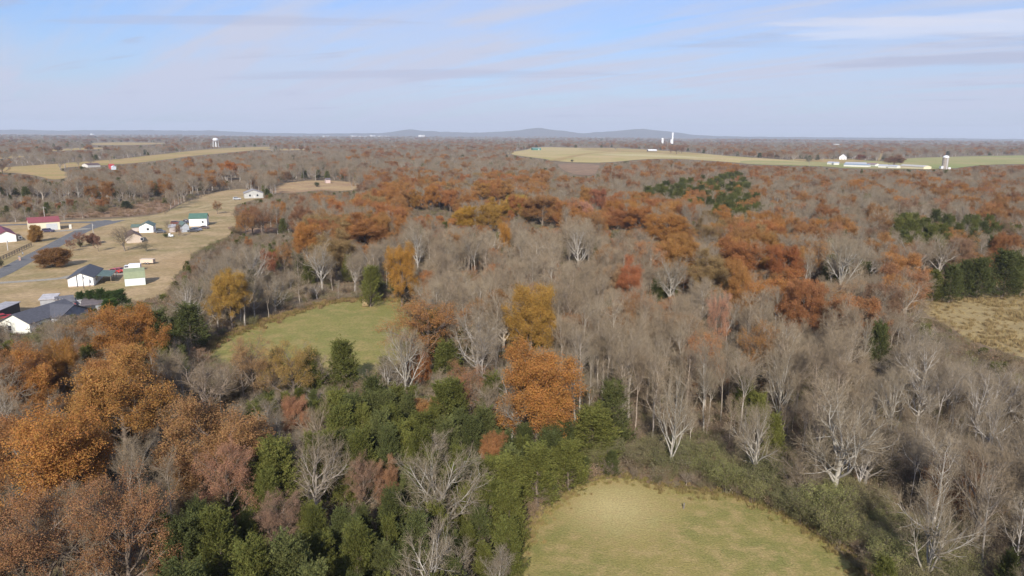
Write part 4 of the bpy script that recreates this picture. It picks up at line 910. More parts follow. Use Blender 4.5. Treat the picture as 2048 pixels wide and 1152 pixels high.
# silo, water tower, grain tower
def silo():
    p = at(1889, 338); k = 0.79
    e = empty('silo', p)
    MB().lathe([(4.1, -0.3), (4.1, 16.2), (4.25, 16.25), (4.25, 16.5), (4.1, 16.55)], 28).build('wall', paint((0.34, 0.29, 0.24), 0.85, 0.25, 0.5), e)
    MB().lathe([(4.3, 16.5), (3.9, 17.6), (2.8, 18.7), (1.4, 19.3), (0.01, 19.5)], 28).build('dome', paint((0.74, 0.74, 0.75), 0.4, 0.1), e)
    for zz in (3, 6, 9, 12, 15): MB().lathe([(4.1, zz), (4.2, zz + 0.02), (4.2, zz + 0.2), (4.1, zz + 0.22)], 28).build('hoop', paint((0.28, 0.25, 0.22)), e)
    MB().box(-0.5, 0.5, -4.9, -4.0, 0, 16.3).build('chute', paint((0.55, 0.54, 0.52)), e)
    lbox(e, 'base', (-7, -3.6, -3, 2, 0, 4.2), paint((0.6, 0.6, 0.6))); lbox(e, 'feed_room', (3.6, 7.0, -3.2, 1.5, 0, 2.6), paint((0.75, 0.74, 0.72)))
    tag(e, 'tall grey concrete silo with pale domed top in the green field', 'silo')
    KEEP_CLEAR.append((p[0], p[1], 20)); SIGHT.append((1880, 1899, 313, 336, p[1])); MARKS.append((p[0], p[1], 'silo'))
silo()
def water_tower():
    p = at(432, 294.5); e = empty('water_tower', p)
    s = 1.0
    prof = [(0.01, 17.0), (3.5, 17.6), (7.0, 19.5), (8.4, 22.0), (8.3, 24.5), (6.6, 27.0), (3.5, 28.3), (0.01, 28.8)]
    MB().lathe(prof, 24).build('tank', paint((0.66, 0.66, 0.67), 0.5, 0.1), e)
    for k in range(6):
        a = k * math.pi / 3; MB().cyl((9.2 * math.cos(a), 9.2 * math.sin(a), 0), (7.9 * math.cos(a), 7.9 * math.sin(a), 21), 0.45, 0.4, 8).build('leg', paint((0.72, 0.72, 0.72)), e)
    MB().cyl((0, 0, 0), (0, 0, 17.4), 1.3, 1.1, 12).build('riser', paint((0.74, 0.74, 0.74)), e)
    tag(e, 'white water tower standing behind the rolling field', 'water tower'); KEEP_CLEAR.append((p[0], p[1], 25)); SIGHT.append((424, 441, 276, 293, p[1])); MARKS.append((p[0], p[1], 'white water tower'))
water_tower()
def grain_tower():
    d = 3600.0; r = fN + rN * ((1329 - 1024) / F_PX); x = d * r[0] / r[1]; p = (x, d, hgt(x, d)); e = empty('grain_tower', p)
    MB().lathe([(4.2, -0.5), (4.2, 50), (5.2, 50.5), (5.2, 60), (0.01, 61)], 20).build('shaft', paint((0.74, 0.75, 0.78), 0.6, 0.06, 0.2), e)
    MB().lathe([(5.25, 56), (5.45, 56.1), (5.45, 57.5), (5.25, 57.6)], 20).build('gallery', paint((0.6, 0.6, 0.62)), e)
    MB().box(-10, -4, -4, 4, 0, 27).build('annex', paint((0.76, 0.76, 0.76)), e)
    tag(e, 'tall white tower rising above the far woods against the hills', 'tower'); KEEP_CLEAR.append((x, d, 40)); SIGHT.append((1322, 1334, 264, 281, d))
    x2 = d * (fN + rN * ((1310 - 1024) / F_PX))[0] / r[1]
    t = empty('storage_tank', (x2, d, 0))
    MB().lathe([(5.5, 0), (5.5, 27), (4.8, 30), (2.6, 32), (0.01, 33)], 20).build('shell', paint((0.80, 0.80, 0.80)), t); MB().lathe([(5.55, 24), (5.8, 24.2), (5.8, 25), (5.55, 25.2)], 20).build('ring', paint((0.66, 0.66, 0.66)), t)
    tag(t, 'white domed tank left of the tall white tower', 'tank'); KEEP_CLEAR.append((x2, d, 40)); SIGHT.append((1304, 1318, 269, 278, d))
grain_tower()

# ------------------------------------------------------------------ vehicles and yard things
TYRE = paint((0.025, 0.025, 0.025), 0.9); RIM = paint((0.45, 0.45, 0.46), 0.35, 0.05, metal=0.8)
def wheel(e, x, y, r=0.33, w=0.24):
    t = MB().cyl((x, y - w / 2, r), (x, y + w / 2, r), r, n=16).build('wheel', TYRE, e)
    MB().cyl((x, y - w / 2 - 0.02, r), (x, y + w / 2 + 0.02, r), r * 0.58, n=12).build('rim', RIM, t)
def car(name, label, px, py, rz, col, kind='sedan', L=4.6, W=1.8, group='vehicles parked in the yards'):
    p = at(px, py); e = empty(name, (p[0], p[1], 0.08), rz); b = paint(col, 0.3, 0.06, 0.6, 0.0, 0.5)
    if kind == 'sedan': prof = [(-L / 2, 0.3), (-L / 2, 0.78), (-L * 0.47, 0.92), (-L * 0.30, 0.98), (-L * 0.18, 1.42), (L * 0.10, 1.46), (L * 0.25, 1.0), (L * 0.46, 0.86), (L / 2, 0.66), (L / 2, 0.3)]
    elif kind == 'suv': prof = [(-L / 2, 0.35), (-L / 2, 1.05), (-L * 0.46, 1.6), (-L * 0.4, 1.74), (L * 0.08, 1.74), (L * 0.22, 1.15), (L * 0.46, 1.02), (L / 2, 0.8), (L / 2, 0.35)]
    else: prof = [(-L / 2, 0.4), (-L / 2, 1.05), (-L * 0.12, 1.05), (-L * 0.10, 1.75), (L * 0.12, 1.75), (L * 0.24, 1.15), (L * 0.47, 1.05), (L / 2, 0.85), (L / 2, 0.4)]
    MB().prism(prof, -W / 2, W / 2, 'y').build('body', b, e)
    if kind == 'sedan': gl = [(-L * 0.27, 1.0), (-L * 0.17, 1.36), (L * 0.09, 1.40), (L * 0.21, 1.02)]
    elif kind == 'suv': gl = [(-L * 0.42, 1.12), (-L * 0.38, 1.64), (L * 0.07, 1.64), (L * 0.18, 1.16)]
    else: gl = [(-L * 0.09, 1.15), (-L * 0.085, 1.66), (L * 0.10, 1.66), (L * 0.20, 1.18)]
    for s in (-1, 1):
        m = MB(); m.prism(gl, s * W / 2 - 0.02, s * W / 2 + 0.012, 'y'); m.build('side_window', glass_dark(), e)
    n1, n2 = (prof[-4], prof[-5]) if kind != 'sedan' else (prof[6], prof[5])
    d = np.array(n2) - np.array(n1); nn = np.array([-d[1], d[0]]) / np.linalg.norm(d); nn = nn if nn[0] > 0 else -nn
    q = [np.array(n1) + d * 0.08, np.array(n1) + d * 0.92]
    MB().prism([tuple(q[0] - nn * 0.01), tuple(q[0] + nn * 0.014), tuple(q[1] + nn * 0.014), tuple(q[1] - nn * 0.01)], -W * 0.43, W * 0.43, 'y').build('windscreen', glass_dark(), e)
    for s in (-1, 1): MB().box(L / 2 - 0.02, L / 2 + 0.015, s * W * 0.36 - 0.15, s * W * 0.36 + 0.15, 0.58, 0.74).build('headlight', paint((0.8, 0.8, 0.78), 0.2), e)
    for x in (-L * 0.31, L * 0.31):
        for s in (-1, 1): wheel(e, x, s * (W / 2 - 0.1))
    if kind == 'pickup': MB().box(-L * 0.48, -L * 0.13, -W * 0.42, W * 0.42, 1.055, 1.06).build('bed', DARK, e)
    return tag(e, label, 'car' if kind != 'pickup' else 'pickup', group)
car('parked_car', 'dark car parked in front of the red roofed barn', 97, 464.5, 0.1, (0.06, 0.05, 0.09), 'suv', 4.9)
car('parked_car', 'small red car parked behind the white house', 231, 545.5, -0.2, (0.50, 0.05, 0.045), 'sedan')
car('parked_car', 'red car with white panel next to the small red car', 239, 544.5, -0.1, (0.42, 0.05, 0.05), 'sedan')
car('pickup_truck', 'white pickup truck parked behind the gambrel barn', 254, 541.5, 0.35, (0.78, 0.77, 0.75), 'pickup', 5.6, 1.95)
car('parked_car', 'red and white car under the carport of the corner house', 5, 640, 0.9, (0.45, 0.06, 0.08), 'sedan')
car('parked_car', 'dark car beside the green roofed white house', 321, 466, 0.2, (0.10, 0.10, 0.11), 'sedan')
car('parked_car', 'dark car in front of the grey shed with green roof', 386, 464, 0.3, (0.07, 0.07, 0.08), 'sedan')
car('parked_car', 'grey blue car beside the grey shed with green roof', 394, 462, 0.5, (0.16, 0.17, 0.22), 'suv')
car('parked_car', 'low dark car before the tall white outbuilding', 408, 457.5, 0.1, (0.12, 0.08, 0.07), 'sedan')
car('parked_car', 'dark red car in the yard behind the sheds', 352, 449, 0.2, (0.16, 0.06, 0.05), 'suv')
car('parked_car', 'grey car in the row of junk behind the sheds', 362, 448, 0.1, (0.22, 0.22, 0.24), 'sedan')
car('pickup_truck', 'dark pickup at the end of the junk row by the outbuilding', 371, 446.5, 0.0, (0.06, 0.06, 0.08), 'pickup', 5.4)
car('parked_car', 'silver car on the track below the white house on the rise', 474, 399.5, 0.4, (0.45, 0.46, 0.48), 'suv', 5.2)
def trailer(label, px, py, rz, col, L, W, H0, H1, name='trailer'):
    p = at(px, py); e = empty(name, (p[0], p[1], 0.04), rz)
    MB().box(-L / 2, L / 2, -W / 2, W / 2, H0, H1).build('body', paint(col, 0.5, 0.1), e)
    MB().box(-L / 2 - 0.06, L / 2 + 0.06, -W / 2 - 0.06, W / 2 + 0.06, H1 + 0.003, H1 + 0.08).build('rim', paint(tuple(min(1, c * 1.1) for c in col), 0.5, 0.05), e)
    for x in (-0.45, 0.45):
        for s in (-1, 1): wheel(e, x, s * (W / 2 + 0.02), 0.34, 0.2)
    MB().box(L / 2, L / 2 + 1.2, -0.06, 0.06, H0, H0 + 0.12).build('hitch', DARK, e)
    tag(e, label, 'trailer')
trailer('tan box trailer alone on the lawn', 296, 528, 0.05, (0.62, 0.50, 0.38), 4.4, 1.9, 0.5, 1.7)
trailer('white box trailer behind the gambrel barn', 271, 541, 0.25, (0.80, 0.80, 0.80), 3.4, 1.9, 0.5, 2.2)
def tank(label, px, py):
    p = at(px, py); e = empty('garden_cart', p, 0.3)
    MB().box(-1.0, 1.0, -0.6, 0.6, 0.4, 1.1).build('tub', paint((0.8, 0.8, 0.78)), e); MB().box(-0.9, -0.1, -0.5, 0.5, 1.103, 1.7).build('seat_box', paint((0.78, 0.78, 0.76)), e)
    for x in (-0.6, 0.6):
        for s in (-1, 1): wheel(e, x, s * 0.6, 0.3, 0.2)
    tag(e, label, 'cart')
tank('small white garden cart under the rusty lawn tree', 342, 474.5)
def bale():
    p = at(731, 613); e = empty('hay_bale', (p[0], p[1], 0.02), 0.25)
    n = 28; prof = [(0.01, -0.85), (0.62, -0.85), (0.92, -0.80), (1.0, -0.6), (1.0, 0.6), (0.92, 0.80), (0.62, 0.85), (0.01, 0.85)]
    m = MB(); m.lathe(prof, n); rg = random.Random(3)
    m.v = [(z, x * (1 + rg.uniform(-0.04, 0.04)), max(y * (1 + rg.uniform(-0.04, 0.04)), -0.93) + 0.92) for x, y, z in m.v]
    m.build('straw', paint((0.40, 0.29, 0.16), 0.95, 0.35, 6.0), e)
    for x in (-0.45, 0.0, 0.45):
        m = MB(); m.lathe([(1.012, -0.02), (1.03, 0.0), (1.012, 0.02)], n); m.v = [(z + x, a, b + 0.93) for a, b, z in m.v]; m.build('twine', paint((0.30, 0.24, 0.15)), e)
    tag(e, 'single round straw hay bale at the back of the middle meadow', 'hay bale'); MARKS.append((p[0], p[1], 'round hay bale'))
bale()
def pole(label, px, yb, yt, bar=True, col=(0.30, 0.26, 0.22), r=0.14):
    p = at(px, yb); d = p[1]
    # height whose top reaches the surveyed row
    lo, hi = 2.0, 30.0
    for _ in range(40):
        mid = (lo + hi) / 2
        if proj([[p[0], p[1], mid]])[1][0] > yt: lo = mid
        else: hi = mid
    h = lo; e = empty('utility_pole', p, 0.4)
    MB().cyl((0, 0, -0.3), (0, 0, h), r * 1.2, r * 0.8, 8).build('pole', paint(col, 0.9, 0.25, 1.5), e)
    if bar:
        MB().box(-1.1, 1.1, -0.06, 0.06, h - 0.7, h - 0.55).build('crossarm', paint((0.26, 0.21, 0.17)), e)
        for x in (-1.0, -0.4, 0.4, 1.0): MB().cyl((x, 0, h - 0.55), (x, 0, h - 0.38), 0.05, 0.04, 6).build('insulator', paint((0.5, 0.5, 0.5)), e)
    else:
        MB().cyl((0.22, 0, h - 1.4), (0.22, 0, h - 0.7), 0.18, n=8).build('transformer', paint((0.35, 0.36, 0.37)), e)
    tag(e, label, 'utility pole', 'utility poles around the houses')
    return np.array([p[0], p[1], h - 0.45])
t1 = pole('pale utility pole behind the red roofed barn', 91, 447, 413, True, (0.50, 0.46, 0.42))
t2 = pole('utility pole with transformer beside the road bend', 187, 470, 446, False, (0.42, 0.38, 0.33))
t3 = pole('thin pale pole in front of the maroon roofed house', 16, 501, 478, False, (0.62, 0.60, 0.57), 0.1)
t4 = pole('dark utility pole between the corner house and grey shed', 120, 629, 595, True, (0.12, 0.11, 0.11))
t5 = pole('dark pole against the white gable of the house', 168, 577, 549, False, (0.10, 0.09, 0.09), 0.10)
t6 = pole('thin pole on the near side of the road fence', 45, 511, 504.5, False, (0.16, 0.14, 0.13), 0.1)
def wire(a, b, label):
    pts = [Vector(a).lerp(Vector(b), k / 12) - Vector((0, 0, 1.6 * 4 * (k / 12) * (1 - k / 12))) for k in range(13)]
    m = MB()
    for k in range(12): m.cyl(pts[k], pts[k + 1], 0.014, n=4, cap=False)
    o = m.build('power_line', DARK); tag(o, label, 'power line', 'power lines')
wire(t4, t5, 'sagging power line from dark utility pole to the white house'); wire(t1, t2, 'sagging power line between the pale pole and roadside pole')
wire(t4, t4 + np.array([-60, -6, 0]), 'sagging power line running off beside the corner house')
def fence(label, pts, npost, h=1.3, rails=3):
    P = [at(x, y) for x, y in pts]; e = empty('rail_fence', P[0])
    o = P[0]; seg = [np.linalg.norm(P[i + 1] - P[i]) for i in range(len(P) - 1)]; tot = sum(seg)
    def along(s):
        for i, l in enumerate(seg):
            if s <= l or i == len(seg) - 1: return P[i] + (P[i + 1] - P[i]) * (s / l) - o
            s -= l
    W = paint((0.14, 0.115, 0.095), 0.9, 0.3, 2.0)
    ps = [along(tot * k / (npost - 1)) for k in range(npost)]
    for p in ps: MB().box(p[0] - 0.09, p[0] + 0.09, p[1] - 0.09, p[1] + 0.09, 0, h + 0.12).build('post', W, e)
    for a, b in zip(ps[:-1], ps[1:]):
        for r in range(rails):
            z = h * (0.32 + 0.32 * r)
            d = (b - a); d = d / np.linalg.norm(d)
            q0 = a + d * 0.1; q1 = b - d * 0.1; n = np.array([-d[1], d[0], 0]) * 0.03
            m = MB(); vs = [q0 - n, q1 - n, q1 + n, q0 + n]
            m.add([tuple(v + [0, 0, z]) for v in vs] + [tuple(v + [0, 0, z + 0.17]) for v in vs], [(0, 3, 2, 1), (4, 5, 6, 7), (0, 1, 5, 4), (1, 2, 6, 5), (2, 3, 7, 6), (3, 0, 4, 7)])
            m.build('rail', W, e)
    tag(e, label, 'fence')
fence('dark wooden rail fence bending along the road verge', [(-40, 530), (0, 522), (30, 508), (52, 497), (63, 492)], 16)
def fence_posts():
    fence('thin wire and post fence line climbing beside the hill track', [(330, 428), (352, 413), (380, 402), (420, 389)], 18, 1.2, 1)
fence_posts()
def mailbox():
    p = at(40, 521); e = empty('mailbox', (p[0], p[1], 0.0), 0.5)
    MB().box(-0.3, 0.3, -0.3, 0.3, 0, 1.3).build('pillar', paint((0.45, 0.30, 0.24), 0.9, 0.3, 3.0), e); MB().prism([(-0.22, 1.3), (-0.22, 1.52), (-0.1, 1.66), (0.1, 1.66), (0.22, 1.52), (0.22, 1.3)], -0.4, 0.35, 'x').build('box', paint((0.2, 0.2, 0.2)), e)
    tag(e, 'brick pillar mailbox at the road verge by the rail fence', 'mailbox')
mailbox()
def stump():
    p = at(1367, 1018); e = empty('fence_post', (p[0], p[1], 0.0))
    MB().cyl((0, 0, -0.2), (0.05, 0, 0.75), 0.09, 0.08, 8).build('post', paint((0.22, 0.19, 0.16), 0.9, 0.3, 3.0), e); MB().cyl((0.05, 0, 0.752), (0.05, 0, 0.79), 0.10, 0.09, 8).build('cap', paint((0.2, 0.18, 0.15)), e)
    tag(e, 'lone wooden post standing in the near pasture', 'post')
stump()

# ------------------------------------------------------------------ trees standing in the open
def lawn(kind, px, yb, yt, wpx, colr, name, label, cat, group, var=None):
    p = at(px, yb)
    lo, hi = 0.3, 30.0
    for _ in range(40):
        mid = (lo + hi) / 2
        if proj([[p[0], p[1], mid]])[1][0] > yt: lo = mid
        else: hi = mid
    w = wpx * proj([p])[2][0] / F_PX
    plant(kind, p[0], p[1], lo, w, colr, name, label, cat, group, var=var)
    hero_pos.append((p[0], p[1], w / 2, px, yt, (yb - yt), wpx, label, kind)) if False else None
    KEEP_CLEAR.append((p[0], p[1], w * 0.5))
G_L = 'trees standing on the lawns'
lawn('oak_low', 113, 534, 496, 56, (0.27, 0.145, 0.06), 'lawn_tree', 'big round rust-brown tree alone on the lawn by the road', 'autumn tree', G_L, 1)
lawn('oak_sparse', 141, 503, 476, 19, (0.30, 0.16, 0.10), 'lawn_tree', 'small brown lawn tree nearest the road bend', 'autumn tree', G_L, 0)
lawn('oak_sparse', 161, 495, 464, 24, (0.30, 0.15, 0.10), 'lawn_tree', 'reddish brown lawn tree above the little green bush', 'autumn tree', G_L, 2)
lawn('shrub', 161, 495, 482, 12, (0.07, 0.08, 0.03), 'shrub', 'little dark green bush under the reddish brown lawn tree', 'shrub', G_L, 0)
lawn('oak_low', 184, 488, 468, 22, (0.22, 0.12, 0.08), 'lawn_tree', 'dark brown bushy lawn tree beside the transformer pole', 'autumn tree', G_L, 3)
lawn('oak_sparse', 197, 503, 469, 15, (0.27, 0.145, 0.10), 'lawn_tree', 'slim dark lawn tree next to the bushy brown one', 'autumn tree', G_L, 1)
lawn('oak_low', 73, 484, 451, 25, (0.33, 0.185, 0.06), 'lawn_tree', 'yellow-brown upright tree between maroon house and barn', 'autumn tree', G_L, 0)
lawn('bare_spread', 250, 502, 452, 50, (0.24, 0.20, 0.16), 'bare_tree', 'large bare lawn tree before the brown roofed house', 'bare tree', G_L, 2)
lawn('bare_spread', 293, 503, 482, 34, (0.22, 0.20, 0.14), 'bare_tree', 'low bare tree at the side of the brown roofed house', 'bare tree', G_L, 0)
lawn('oak_sparse', 358, 473, 448, 15, (0.28, 0.145, 0.085), 'lawn_tree', 'small rusty tree between the two small sheds', 'autumn tree', G_L, 3)
lawn('bare_tall', 337, 474, 440, 14, (0.30, 0.25, 0.22), 'bare_tree', 'thin grey tree beside the white garden cart', 'bare tree', G_L, 1)
lawn('shrub', 332, 475, 466, 11, (0.07, 0.10, 0.03), 'shrub', 'small green bush left of the white garden cart', 'shrub', G_L, 1)
lawn('oak_sparse', 435, 428, 402, 18, (0.30, 0.16, 0.07), 'lawn_tree', 'small brown tree beside the hill track', 'autumn tree', G_L, 2)
lawn('bare_spread', 24, 1152, 1000, 1, GREY, 'x', 'x', 'x', 'x') if False else None
lawn('shrub', 634, 374, 364, 13, (0.06, 0.08, 0.03), 'shrub', 'dark green bush on the hill meadow', 'shrub', G_L, 2)
lawn('shrub', 1144, 324, 319, 6, (0.05, 0.06, 0.03), 'shrub', 'lone dark bush at the edge of the hay field', 'shrub', G_L, 0)
lawn('bare_spread', 1231, 301.5, 287, 14, WHITE, 'bare_tree', 'pale bare tree alone in the middle of the hay field', 'bare tree', G_L, 1)
lawn('shrub', 205, 428, 410, 26, (0.15, 0.125, 0.06), 'shrub', 'large olive bush in the brown scrub behind the barn', 'shrub', G_L, 1)
lawn('cedar', 253, 418, 402, 22, (0.06, 0.075, 0.035), 'cedar_tree', 'dark round cedar in the brown scrub', 'cedar', G_L, 1)
lawn('cedar', 332, 408, 396, 13, CED, 'cedar_tree', 'small green cedar at the edge of the brown scrub', 'cedar', G_L, 3)
lawn('shrub', 2, 535, 519, 12, (0.05, 0.06, 0.03), 'shrub', 'round dark bush beside the road at the fence end', 'shrub', G_L, 0)
for i, (px, yt, wp) in enumerate(((163, 583, 22), (183, 580, 28), (204, 577, 26), (222, 582, 24), (240, 579, 32))):
    w_ = ('first', 'second', 'third', 'fourth', 'fifth and largest')[i]
    lawn('cedar', px, 616 + (i == 4) * 3, yt, wp * 1.15, (0.065, 0.098, 0.03), 'cedar_tree', f'{w_} cedar from the left in the row behind the sheds', 'cedar', 'row of cedars behind the sheds', i)
lawn('cedar', 222, 630, 598, 40, (0.075, 0.115, 0.03), 'cedar_tree', 'bright green cedar sloping down beside the brown roofed shed', 'cedar', 'row of cedars behind the sheds', 2)
for i, (px, yb, yt, wp, c) in enumerate(((1788, 331, 311, 34, (0.27, 0.13, 0.06)), (1723, 321, 309, 20, (0.30, 0.12, 0.06)), (1668, 319, 311, 10, (0.10, 0.09, 0.05)), (1698, 319, 310, 8, (0.12, 0.10, 0.06)))):
    lawn('oak', px, yb, yt, wp, c, 'oak_tree', ('big brown yard tree among the far farm sheds', 'rust round tree behind the far farm sheds', 'dark tree left of the white farmhouse', 'dark tree right of the white farmhouse')[i], 'autumn tree', G_L, i)
for i, (px, yb, yt, wp) in enumerate(((1342, 307, 289, 16), (1353, 309, 290, 18), (1363, 307, 291, 16))):
    lawn('oak_sparse', px, yb, yt, wp, (0.29, 0.15, 0.08), 'oak_tree', ('first', 'middle', 'last')[i] + ' brown tree of the clump in the hay field', 'autumn tree', G_L, i)
SIGHT.append((0, 75, 612, 664, 153.5)); SIGHT.append((75, 118, 612, 640, 155)); SIGHT.append((118, 205, 600, 624, 166))
for nm, poly in (('middle meadow', F_MID), ('dry field', F_RIGHT), ('near pasture', F_NEAR)):
    P = np.array([at(a, b)[:2] for a, b in poly]); MARKS.append((*P.mean(0), nm))
# ------------------------------------------------------------------ the woods
ZONES = [
 # polygon on the canopy, weights (tall bare, spread bare, oak, cedar, shrub), heights, spacing factor, palettes
 ('cedars', [(280, 1160), (470, 930), (520, 780), (600, 720), (770, 745), (900, 790), (1000, 890), (1150, 880), (1190, 800), (1240, 820), (1230, 930), (1130, 985), (1060, 1070), (1020, 1160), (1000, 1700), (150, 1700)],
  (0.02, 0.05, 0.02, 0.91, 0.0), {'bare': (6, 9), 'oak': (6, 8), 'cedar': (6, 10.5), 'shrub': (3, 4)}, 0.50),
 ('hedge', [(1140, 995), (1240, 925), (1340, 905), (1460, 885), (1600, 945), (1730, 1060), (1800, 1160), (1880, 1700), (1600, 1700), (1690, 1140), (1500, 1000), (1300, 965), (1215, 950)],
  (0.04, 0.13, 0.0, 0.06, 0.77), {'bare': (5, 9), 'oak': (6, 8), 'cedar': (4, 6), 'shrub': (3.2, 5.2)}, 0.48),
 ('leftcedar', [(285, 612), (420, 590), (445, 650), (385, 712), (325, 690)], (0.1, 0.2, 0.1, 0.6, 0), {'bare': (6, 9), 'oak': (6, 9), 'cedar': (6, 9), 'shrub': (3, 4)}, 0.75),
 ('left', [(-900, 640), (300, 600), (480, 640), (560, 700), (510, 790), (460, 930), (270, 1160), (140, 1700), (-2500, 1700)],
  (0.25, 0.33, 0.30, 0.12, 0.0), {'bare': (9, 13), 'oak': (9, 14), 'cedar': (6, 10), 'shrub': (3, 4)}, 0.95),
 ('ridge', [(580, 500), (620, 430), (800, 365), (1060, 350), (1130, 400), (1250, 395), (1400, 420), (1560, 460), (1640, 500), (1650, 610), (1500, 620), (1330, 520), (1180, 440), (1060, 440), (830, 440), (640, 520)],
  (0.30, 0.08, 0.60, 0.02, 0.0), {'bare': (11, 15), 'oak': (11, 15), 'cedar': (6, 9), 'shrub': (3, 4)}, 1.0),
 ('centre', [(800, 470), (1150, 440), (1330, 520), (1700, 560), (1760, 700), (1640, 940), (1460, 890), (1340, 905), (1240, 820), (1190, 700), (960, 640), (800, 600)],
  (0.78, 0.08, 0.10, 0.04, 0.0), {'bare': (9, 16), 'oak': (9, 14), 'cedar': (5, 8), 'shrub': (3, 4)}, 0.66),
 ('strip', [(335, 570), (380, 500), (450, 465), (600, 452), (605, 500), (530, 520), (440, 560), (400, 610)],
  (0.12, 0.32, 0.06, 0.50, 0.0), {'bare': (4, 7), 'oak': (4, 6), 'cedar': (3, 5.5), 'shrub': (3, 4)}, 0.75),
 ('green1', [(1230, 440), (1290, 372), (1480, 345), (1530, 420), (1420, 460)], (0.34, 0.16, 0.07, 0.43, 0), {'bare': (8, 11), 'oak': (9, 12), 'cedar': (10, 13), 'shrub': (3, 4)}, 0.9),
 ('green2', [(1740, 460), (1810, 430), (1940, 432), (2048, 470), (1990, 492), (1800, 488)], (0.30, 0.16, 0.04, 0.50, 0), {'bare': (8, 11), 'oak': (9, 12), 'cedar': (10, 13), 'shrub': (3, 4)}, 0.9),
 ('scrub', [(-900, 380), (200, 392), (335, 392), (345, 425), (200, 438), (-900, 448)], (0.15, 0.5, 0.18, 0.17, 0), {'bare': (4, 7), 'oak': (4, 7), 'cedar': (3, 6), 'shrub': (3, 4)}, 1.1),
 ('right', [(1700, 640), (2048, 640), (4000, 600), (4000, 1700), (1800, 1700), (1720, 1050), (1640, 940)], (0.36, 0.57, 0.03, 0.04, 0), {'bare': (8, 13), 'oak': (8, 11), 'cedar': (5, 8), 'shrub': (3, 4)}, 0.85),
 ('leftmid', [(-900, 300), (700, 300), (740, 400), (560, 420), (480, 372), (330, 396), (-900, 400)], (0.4, 0.38, 0.12, 0.10, 0), {'bare': (10, 15), 'oak': (10, 14), 'cedar': (6, 10), 'shrub': (3, 4)}, 1.0),
 ('farright', [(1300, 250), (4000, 250), (4000, 440), (1300, 440)], (0.36, 0.30, 0.28, 0.06, 0), {'bare': (11, 15), 'oak': (11, 15), 'cedar': (8, 11), 'shrub': (3, 4)}, 1.0),
]
DEFZ = ((0.40, 0.30, 0.22, 0.08, 0.0), {'bare': (10, 15), 'oak': (10, 15), 'cedar': (7, 11), 'shrub': (3, 4)}, 1.0)
KINDS = ['bare_tall', 'bare_spread', 'oak', 'cedar', 'shrub']
rngF = np.random.default_rng(2024)
# candidate spots: rings with spacing growing with distance
def ring_points(d0, d1, spacing, half):
    n = int((d1 * d1 - d0 * d0) * half / spacing ** 2)
    d = np.sqrt(rngF.uniform(d0 * d0, d1 * d1, n)); a = rngF.uniform(-half, half, n)
    return np.stack([d * np.sin(a), d * np.cos(a)], 1)
bands = [(24, 140, 2.6, 0.95), (140, 260, 3.4, 0.78), (260, 420, 4.2, 0.74), (420, 700, 5.8, 0.72), (700, 1100, 8.5, 0.70), (1100, 1700, 12, 0.69), (1700, 2600, 17, 0.68), (2600, 4200, 28, 0.67), (4200, 9500, 52, 0.66)]
minsp = {24: 4.2, 140: 4.6, 260: 5.4, 420: 6.2, 700: 9.0, 1100: 14.0, 1700: 20.0, 2600: 33.0, 4200: 60.0}
trees = []       # kind, x, y, h, w, color, zone
hp = np.array([(a[0], a[1], a[2]) for a in hero_pos])
hero_front = hero_pos
def pick_color(kind, zone):
    r = rngF.random(); j = rngF.uniform(0.82, 1.18)
    if kind.startswith('oak'):
        if zone in ('cedars',): c = [(0.36, 0.22, 0.13), (0.34, 0.20, 0.12), RUST, TANL][int(r * 4)]
        elif zone == 'centre': c = [(0.36, 0.20, 0.10), TANL, RUST, (0.40, 0.22, 0.13), (0.40, 0.19, 0.08)][int(r * 5)]
        elif zone == 'ridge': c = [ORANGE, RUST, (0.40, 0.175, 0.065), GOLD, (0.43, 0.205, 0.068), OLIVEL, (0.37, 0.165, 0.068)][int(r * 7)]
        else: c = [RUST, RUST, (0.35, 0.172, 0.07), ORANGE, BROWNL, (0.35, 0.18, 0.09), (0.38, 0.19, 0.07), (0.33, 0.17, 0.09), (0.36, 0.17, 0.072)][int(r * 9)]
    elif kind == 'cedar': c = [CED, CED2, CED3, CED, (0.124, 0.13, 0.046)][int(r * 5)]
    elif kind == 'shrub': c = [SHR, SHR2, (0.25, 0.235, 0.095), (0.23, 0.20, 0.10)][int(r * 4)]
    else:
        if zone == 'right': c = [(0.31, 0.275, 0.24), (0.34, 0.305, 0.265), (0.32, 0.26, 0.205), (0.27, 0.235, 0.20), (0.42, 0.38, 0.335)][int(r * 5)]  # grey and warm barks darkened: this wood's shadowy look put into the colour
        elif zone == 'centre': c = [(0.37, 0.30, 0.235), WARM, (0.42, 0.35, 0.275), (0.46, 0.40, 0.33), (0.34, 0.27, 0.21)][int(r * 5)]
        else: c = [GREY, WARM, (0.36, 0.315, 0.27), (0.30, 0.25, 0.205), (0.40, 0.355, 0.31)][int(r * 5)]
    return tuple(v * j for v in c)
grid = {}
def too_close(x, y, s):
    gx, gy = int(x // 8), int(y // 8); R = int(s // 8) + 1
    for i in range(gx - R, gx + R + 1):
        for k in range(gy - R, gy + R + 1):
            for (a, b) in grid.get((i, k), ()):
                if (a - x) ** 2 + (b - y) ** 2 < s * s: return True
    return False
